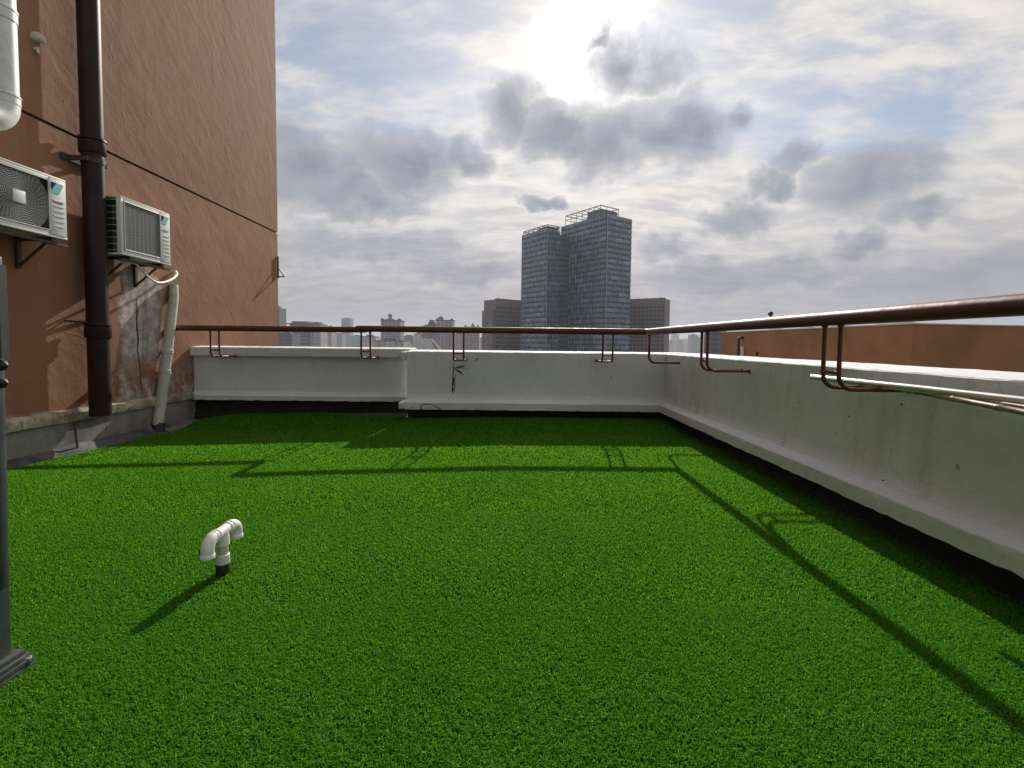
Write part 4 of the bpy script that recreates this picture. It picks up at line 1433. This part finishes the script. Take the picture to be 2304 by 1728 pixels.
def tower(name, label, corner_, dl, ll, dr, lr, ztop, floors, nl, nr, fh, crown, seed):
    rr_ = random.Random(seed)
    c = Vector((corner_[0], corner_[1], 0))
    dl, dr = Vector((*dl, 0)).normalized(), Vector((*dr, 0)).normalized()
    t = thing(name, label, 'office tower', (c.x, c.y, GROUND))
    mb = MB().obox(c + Vector((0, 0, GROUND)), dr * lr, dl * ll, (0, 0, ztop - GROUND))
    mb.build('core', M_TBODY, t, smooth=0)
    for (d, L, nb_, nrm, off0) in ((dl, ll, nl, -dr, 0), (dr, lr, nr, -dl, 1)):
        w = L / nb_
        meshes = [panel_mesh(w, fh, g_, 'glass_panel') for g_ in (G1, G2, G3)]
        half = [panel_mesh(w / 2, fh, g_, 'glass_panel') for g_ in (G1, G2, G3)]
        # local frame: x along d, y = -outward
        for fl in range(floors):
            z = ztop - (fl + 1) * fh
            shift = ((fl // 2) % 2)
            spans = []
            if shift:
                spans.append((0.0, half))
                spans += [(w * (i + .5), meshes) for i in range(nb_ - 1)]
                spans.append((L - w / 2, half))
            else:
                spans = [(w * i, meshes) for i in range(nb_)]
            zone = 0 if (fl // 4 + off0) % 3 == 0 else 1
            for (s_, ms) in spans:
                r_ = rr_.random()
                k_ = (0 if zone == 0 else 1) if r_ < 0.62 else (1 if r_ < 0.82 else 2)
                o = bpy.data.objects.new('glass_panel', ms[k_])
                COL.objects.link(o)
                o.parent = t
                xa_ = d
                yo = -nrm
                if off0 == 0:
                    # left face: run from the far end so that local x stays right-handed
                    xa_ = -d
                    org = c + d * (L - s_)
                else:
                    org = c + d * s_
                org = org + nrm * 0.05
                pp = org + Vector((0, 0, z)) - Vector(t['_w'])
                o.matrix_local = Matrix(((xa_.x, yo.x, 0, pp.x), (xa_.y, yo.y, 0, pp.y), (0, 0, 1, pp.z), (0, 0, 0, 1)))
    # open steel crown
    mb = MB()
    h_, back, fl_, fr_, nseg = crown
    z0_, z1_ = ztop + 0.02, ztop + h_
    cc = c + dl * back + dr * 0.6
    e1, e2 = cc + dl * fl_, cc + dr * fr_
    e3 = e1 + dr * fr_
    th_ = 0.45

    def bar(a, b, th=th_):
        mb.tube([a, b], th * 0.5, 6)
    up_ = lambda p, z: Vector((p.x, p.y, z))
    for (a, b, n_) in ((cc, e1, nseg), (cc, e2, max(2, nseg // 2)), (e1, e3, 2), (e2, e3, nseg)):
        for zz in (z1_, z0_ + (z1_ - z0_) * 0.55):
            bar(up_(a, zz), up_(b, zz), th_ * (1.5 if zz == z1_ else 0.9))
        for i in range(n_ + 1):
            q_ = a.lerp(b, i / n_)
            bar(up_(q_, z0_), up_(q_, z1_))
    for i in range(nseg + 1):
        bar(up_(cc.lerp(e1, i / nseg), z1_), up_(e2.lerp(e3, i / nseg), z1_), 0.5)
    mb.build('crown_frame', M_FRAME, t, smooth=60)
    mb = MB().obox(up_(cc + dl * 0.5 + dr * 0.6, z0_), dr * (fr_ - 1.4), dl * (fl_ * 0.36), (0, 0, h_ * 0.72))
    mb.build('plant_room', G1, t, smooth=0)
    return t


FACE_L, FACE_R = (-0.57, 0.822), (0.822, 0.57)
DT = 350.0
ca_ = at(1366, 481, DT)
zt_r = ca_.z
tower('office_tower', 'taller right-hand glass office tower with an open steel crown', (ca_.x, ca_.y), FACE_L, 49, FACE_R, 26.5, zt_r, 27, 7, 3, 3.95, (7.7, 7.0, 38, 19, 6), 1)
cb_ = at(1231, 513, 366)
tower('office_tower', 'lower left-hand glass office tower of the twin pair', (cb_.x, cb_.y), FACE_L, 31, FACE_R, 13, cb_.z, 24, 5, 2, 3.95, (2.6, 0.3, 30, 12, 5), 2)
# set back link between the two towers
l0 = Vector((cb_.x, cb_.y, 0)) + Vector((*FACE_R, 0)) * 13.3 + Vector((*FACE_L, 0)) * 3
mb = MB().obox(l0 + Vector((0, 0, GROUND)), Vector((*FACE_R, 0)) * 14, Vector((*FACE_L, 0)) * 22, (0, 0, cb_.z - 2.5 - GROUND))
tl = thing('tower_link', 'dark recessed glass link between the two office towers', 'office building', (l0.x, l0.y, GROUND))
mb.build('core', M_TBODY, tl, smooth=0)
nrm_ = -Vector((*FACE_L, 0))
for i in range(24):
    z = cb_.z - 2.5 - (i + 1) * 3.95
    o_ = l0 + nrm_ * 0.02 + Vector((0, 0, z + 1.0))
    mb = MB().obox(o_, Vector((*FACE_R, 0)) * 13.9, nrm_ * 0.2, (0, 0, 2.4))
    mb.build('window_band', G2, tl, smooth=0)


def fn_windows(sx, sz, wall, win, wr=0.55, hr=0.5):
    def f(k, b, pos):
        geo = k.n('ShaderNodeNewGeometry')
        x, y, z = k.xyz(pos)
        nx2, ny2, nz2 = k.xyz(geo.outputs['Normal'])
        hcoord = k.math('ADD', k.math('MULTIPLY', x, k.math('ABSOLUTE', ny2)), k.math('MULTIPLY', y, k.math('ABSOLUTE', nx2)))
        fx = k.math('FRACT', k.math('DIVIDE', hcoord, sx))
        fz = k.math('FRACT', k.math('DIVIDE', z, sz))
        m_ = k.math('MULTIPLY', k.math('LESS_THAN', fx, wr), k.math('LESS_THAN', fz, hr))
        side = k.math('LESS_THAN', k.math('ABSOLUTE', nz2), 0.5)
        m_ = k.math('MULTIPLY', m_, side)
        vn = k.noise(pos, 0.05, 3)
        wc = k.mix(k.smooth(vn, 0.35, 0.65), tuple(c * .85 for c in wall), tuple(c * 1.12 for c in wall))
        k.link(k.mix(m_, wc, win), b.inputs['Base Color'])
    return f


M_WING = material('brown_grey_slab', (0.19, 0.155, 0.165), 0.8, var=0.1, vscale=0.1)
M_WINDK = material('slab_window', (0.035, 0.045, 0.055), 0.25)


def slab(name, label, pa_, pb_, Ya, Yb, depth, ztop, bays, fh, skip=0.0, step=None):
    """slab block whose front runs between two points; recessed windows as one joined part"""
    a, b = Vector((pa_.x, pa_.y, 0)), Vector((pb_.x, pb_.y, 0))
    d = (b - a)
    L = d.length
    d.normalize()
    nrm = Vector((d.y, -d.x, 0))
    if nrm.y > 0:
        nrm = -nrm
    t = thing(name, label, 'office building', (a.x, a.y, GROUND))
    mb = MB().obox(a + Vector((0, 0, GROUND)), d * L, -nrm * depth, (0, 0, ztop - GROUND))
    if step:
        mb.obox(a - d * step[0] + Vector((0, 0, GROUND)) - nrm * 0.5, d * (step[0] - .01), -nrm * (depth - 1), (0, 0, ztop - step[1] - GROUND))
    mb.build('wall', M_WING, t, smooth=0)
    w = L / bays
    mb = MB()
    n = int((ztop + 14) / fh)
    for f in range(n):
        z = ztop - 5.0 - (f + 1) * fh
        for i in range(bays):
            mb.obox(a + d * (w * (i + .18)) + nrm * 0.02 + Vector((0, 0, z + fh * .28)), d * (w * .64), nrm * 0.06, (0, 0, fh * .5))
    wo_ = mb.build('window_grid', M_WINDK, t, smooth=0)
    wo_['kind'] = 'stuff'
    mb = MB()
    for i in range(bays + 1):
        mb.obox(a + d * (w * i - .18) + nrm * 0.09 + Vector((0, 0, ztop - n * fh - 5)), d * .36, nrm * 0.3, (0, 0, n * fh + 1.5))
    pi_ = mb.build('pilasters', M_WING, t, smooth=0)
    pi_['kind'] = 'stuff'
    mb = MB().obox(a - nrm * 0.0 + Vector((0, 0, ztop)), d * L, -nrm * 0.6, (0, 0, 0.9))
    mb.build('roof_edge', M_WING, t, smooth=0)
    return t


pa_, pb_ = at(1115, 673.5, 400), at(1195, 678, 425)
slab('slab_block', 'brown-grey slab block left of the glass towers', pa_, pb_, 400, 425, 16, pa_.z, 9, 3.6, step=(2.4, 9.0))
pa_, pb_ = at(1400, 676, 425), at(1497, 672, 405)
slab('slab_block', 'brown-grey slab block right of the glass towers', pa_, pb_, 425, 405, 16, pb_.z, 11, 3.6)
for (x, y0_, y1_, Y, lab) in ((1121, 662, 674, 402, 'left'), (1487, 663, 674, 407, 'right')):
    a = at(x, y1_, Y + 2)
    b = at(x, y0_, Y + 2)
    mb = MB().tube([a, b], [0.25, 0.12], 6)
    mb.tube([a, a + Vector((0, 0, 0.8))], 0.6, 8)
    tag(mb.build('roof_mast', M_FRAME, loc=tuple(a), smooth=50), 'thin mast on the roof of the %s slab block' % lab, 'mast')


# the middle distance and far skyline -----------------------------------
def tint(name, wall, win, sx, sz, **kw):
    return material(name, wall, 0.75, fn=fn_windows(sx, sz, wall, win, **kw))


T_LILAC = tint('flats_lilac', (0.32, 0.29, 0.33), (0.13, 0.14, 0.18), 5.0, 3.1)
T_GREY = tint('flats_grey', (0.28, 0.27, 0.29), (0.12, 0.13, 0.16), 4.2, 3.0)
T_GREEN = tint('offices_green', (0.16, 0.20, 0.20), (0.08, 0.11, 0.12), 60.0, 4.5, wr=1.0, hr=0.55)
T_BLUE = tint('tower_blue', (0.17, 0.22, 0.29), (0.13, 0.17, 0.23), 60.0, 4.0, wr=1.0, hr=0.6)
T_DARK = tint('block_dark', (0.11, 0.12, 0.15), (0.06, 0.07, 0.09), 5.0, 3.4)
T_PALE = tint('flats_pale', (0.46, 0.45, 0.46), (0.2, 0.22, 0.26), 6.0, 3.0, wr=0.5)
T_ROOF = material('skyline_roof', (0.12, 0.11, 0.13), 0.7)


def block(name, label, x0, x1, ytop, Y, mat, depth=None, group=None, extra=None):
    a, b = at(x0, ytop, Y), at(x1, ytop, Y)
    w = b.x - a.x
    dp = depth or max(12, w * 0.8)
    z1 = (a.z + b.z) / 2
    cx_ = (a.x + b.x) / 2
    t = thing(name, label, 'tower block' if 'block' in name or 'flats' in name else 'tower', (cx_, Y, GROUND), group)
    MB().box(a.x, b.x, Y, Y + dp, GROUND, z1).build('wall', mat, t, smooth=0)
    mb = MB()
    mb.box(a.x - w * .01, b.x + w * .01, Y - .3, Y + dp + .3, z1 + 0.01, z1 + 1.0)
    mb.box(cx_ - w * .22, cx_ + w * .2, Y + dp * .3, Y + dp * .7, z1 + 1.01, z1 + 3.6)
    if extra:
        extra(t, a.x, b.x, Y, dp, z1)
    else:
        mb.build('roof', T_ROOF, t, smooth=0)
    return t


def dome_top(px, ypk, rpx, kind='dome'):
    def f(t, xa_, xb_, Y, dp, z1):
        c = at(px, ypk, Y + dp * .5)
        s_ = (Y + dp * .5) / FPX
        r_ = rpx * s_
        mb = MB()
        mb.box(xa_ - .5, xb_ + .5, Y - .5, Y + dp + .5, z1 + .01, z1 + 1.4)
        w = xb_ - xa_
        cy_ = Y + dp * .5
        mb.box(c.x - w * .2, c.x + w * .2, cy_ - w * .2, cy_ + w * .2, z1 + 1.41, max(z1 + 1.6, c.z - r_ * 2.6))
        mb.box(xa_, xa_ + w * .14, Y, Y + w * .14, z1 + 1.41, z1 + 3.2)
        mb.box(xb_ - w * .14, xb_, Y, Y + w * .14, z1 + 1.41, z1 + 3.2)
        mb.build('roof', T_ROOF, t, smooth=0)
        mb = MB()
        z0_ = c.z - r_ * 2.6
        if kind == 'dome':
            for q in range(8):
                an = q * math.pi / 4
                mb.tube([(c.x + r_ * .8 * math.cos(an), cy_ + r_ * .8 * math.sin(an), z0_), (c.x + r_ * .8 * math.cos(an), cy_ + r_ * .8 * math.sin(an), c.z - r_)], r_ * .12, 6)
            prof = [(-1.02, 1.15), (-.95, 1.2), (-.6, 1.0), (-.25, .66), (0.0, .2), (.35, .05)]
        elif kind == 'globe':
            prof = [(-2.6, .7), (-1.9, .7), (-1.8, .85), (-1.4, 1.1), (-.9, 1.15), (-.4, .85), (-.05, .3), (.1, .04)]
        else:
            prof = [(-2.6, 1.5), (-1.9, 1.3), (-1.2, .9), (-.5, .45), (0.0, .12), (.5, .04)]
        mb.tube([(c.x, cy_, c.z + h_ * r_) for h_, _ in prof], [q * r_ for _, q in prof], 14)
        mb.build('lantern_dome' if kind != 'cone' else 'spire', T_ROOF, t, smooth=45)
    return f


def stepped(levels):
    def f(t, xa_, xb_, Y, dp, z1):
        mb = MB()
        prev = z1
        for (l_, r_, ypx) in levels:
            a, b = at(l_, ypx, Y + dp * .3), at(r_, ypx, Y + dp * .3)
            mb.box(a.x, b.x, Y + dp * .12, Y + dp * .9, prev + .02, max(a.z, prev + .5))
            prev = max(a.z, prev + .5)
        mb.build('roof', T_ROOF, t, smooth=0)
    return f


block('flats_block', 'dark blue block just past the edge of the brown building', 606, 628, 694, 620, T_DARK, 20)
block('flats_block', 'low dark block standing at the foot of the brown building edge', 622, 656, 752, 480, T_DARK, 20)
block('office_block', 'wide grey-green office block with a stepped curved roof', 652, 694, 729, 560, T_GREEN, 26, extra=stepped([(648, 712, 727), (660, 696, 723)]))
block('flats_block', 'grey block with pale vertical strips joined to the stepped office', 694.5, 721, 731, 565, T_PALE, 22)
block('flats_block', 'lilac flats with a small dome behind the handrail', 716, 746, 736, 900, T_LILAC, 26, extra=dome_top(727, 728, 5, 'dome'))
block('flats_block', 'hazy low blue flats left of the slender tower', 744, 770, 752, 1300, T_BLUE, 30)
block('slender_tower', 'slender hazy blue tower standing alone above the handrail', 768, 788, 717, 1500, T_BLUE, 30)
block('flats_block', 'hazy low blue flats right of the slender tower', 787, 812, 756, 1400, T_BLUE, 30)
block('flats_block', 'pale low flats seen between the bracket rods', 812, 846, 758, 760, T_PALE, 20)
block('flats_block', 'grey flats with corner turrets and a domed lantern on top', 857, 901, 722, 640, T_LILAC, 24, extra=dome_top(878, 706, 4.6, 'dome'))
block('flats_block', 'low pale flats in front of the domed lantern flats', 842, 908, 768, 520, T_PALE, 18)
block('flats_block', 'hazy teal block right of the domed lantern flats', 902, 934, 757, 1000, T_GREEN, 24)
block('flats_block', 'pale narrow flats left of the white roof frames', 930, 950, 752, 800, T_PALE, 20)
block('flats_block', 'lilac flats with a stepped hat roof left of the globe', 948, 984, 733, 655, T_GREY, 24, extra=stepped([(956, 982, 731), (964, 979, 726), (967, 976, 720)]))
block('flats_block', 'lilac flats with a globe on the roof', 981, 1019, 722, 640, T_LILAC, 24, extra=dome_top(992, 711, 5.4, 'globe'))
block('flats_block', 'pale low flats right of the globe flats', 1018, 1046, 752, 700, T_PALE, 20)
block('flats_block', 'grey flats with a pointed spire roof', 1045, 1078, 737, 680, T_LILAC, 22, extra=dome_top(1064, 727, 4.6, 'cone'))
block('flats_block', 'low hazy block between the spire flats and the slab block', 1076, 1112, 760, 1500, T_BLUE, 30)

# pale gabled steel frames on a roof below
M_WFRAME = material('white_steel_frame', (0.68, 0.68, 0.70), 0.5)
for (x0, x1, xt0, xt1, yt, yb, Y, lab) in ((907, 927, 909, 917, 770, 786, 240, 'smaller white roof truss frame over the parapet'), (944, 990, 946, 970, 763, 787, 240, 'larger white roof truss frame over the parapet')):
    a = at(x0, yb + 10, Y)
    t = thing('roof_truss', lab, 'roof truss', (a.x, a.y, a.z), 'white roof truss frames')
    mb = MB()
    for dy in (0, 5.0):
        P = lambda x, y: at(x, y, Y) + Vector((0, dy, 0))
        w_ = 0.16
        mb.tube([P(xt0, yb + 10), P(xt0, yt)], w_, 6)
        mb.tube([P(xt0, yt), P(xt1, yt)], w_, 6)
        nseg = 2 if x1 - x0 < 30 else 3
        for i in range(nseg):
            u0, u1 = i / nseg, (i + 1) / nseg
            xa_ = xt0 + (xt1 - xt0) * u0
            mb.tube([P(xa_, yt), P(xa_ + (x1 - xt1) * .75, yb + 3)], w_, 6)
            mb.tube([P(xa_ + (xt1 - xt0) / nseg, yt), P(xa_ + 2, yb)], w_ * .7, 6)
        mb.tube([P(xt1, yt), P(x1 + 4, yb + 5)], w_ * 1.2, 6)
    mb.tube([at(xt0, yt, Y), at(xt0, yt, Y) + Vector((0, 5, 0))], 0.14, 6)
    mb.tube([at(xt1, yt, Y), at(xt1, yt, Y) + Vector((0, 5, 0))], 0.14, 6)
    mb.build('frame', M_WFRAME, t, smooth=60)
a, b = at(880, 795, 238), at(1010, 795, 238)
t = thing('workshop_hall', 'low hall carrying the white roof truss frames', 'hall', ((a.x + b.x) / 2, 238, GROUND))
MB().box(a.x, b.x, 234, 256, GROUND, a.z).build('wall', T_GREY, t, smooth=0)

# hazy skyline between the towers and the brown roof block
rs = random.Random(21)
x = 1490
i = 0
while x < 1640:
    w = rs.uniform(7, 15)
    Y = rs.choice([1500, 1900, 2300, 2700])
    yt = rs.uniform(751, 772)
    block('far_tower', 'hazy pale blue tower in the skyline right of the glass towers', x, x + w, yt, Y + i * 7, T_BLUE if i % 2 else T_LILAC, 30, group='far hazy towers right of the glass towers')
    x += w * rs.uniform(0.75, 1.05)
    i += 1
block('far_block', 'blue-grey block touching the far end of the brown roof block', 1606, 1634, 748, 300, T_DARK, 14)
x = 700
i = 0
while x < 1130:
    w = rs.uniform(9, 20)
    block('far_tower', 'hazy pale tower far behind the domed flats', x, x + w, rs.uniform(756, 770), rs.choice([1800, 2200, 2600, 3000]) + i * 9, T_BLUE if i % 3 else T_LILAC, 30, group='far hazy towers behind the domed flats')
    x += w * rs.uniform(1.0, 2.0)
    i += 1

# ------------------------------------------------------------------ haze
hz = bpy.data.materials.new('haze_air')
hz.use_nodes = True
k = NT(hz.node_tree)
out = k.n('ShaderNodeOutputMaterial')
pv = k.n('ShaderNodeVolumePrincipled')
pv.inputs['Color'].default_value = (0.86, 0.90, 0.97, 1)
pv.inputs['Density'].default_value = 0.00018
pv.inputs['Anisotropy'].default_value = 0.1
k.link(pv.outputs[0], out.inputs['Volume'])
mb = MB().box(-4500, 4500, -400, 4800, GROUND - 1.0, 125)
tag(mb.build('haze', hz, smooth=0), 'thin pale city haze', 'haze', kind='stuff')

for o in bpy.data.objects:
    if '_w' in o:
        del o['_w']
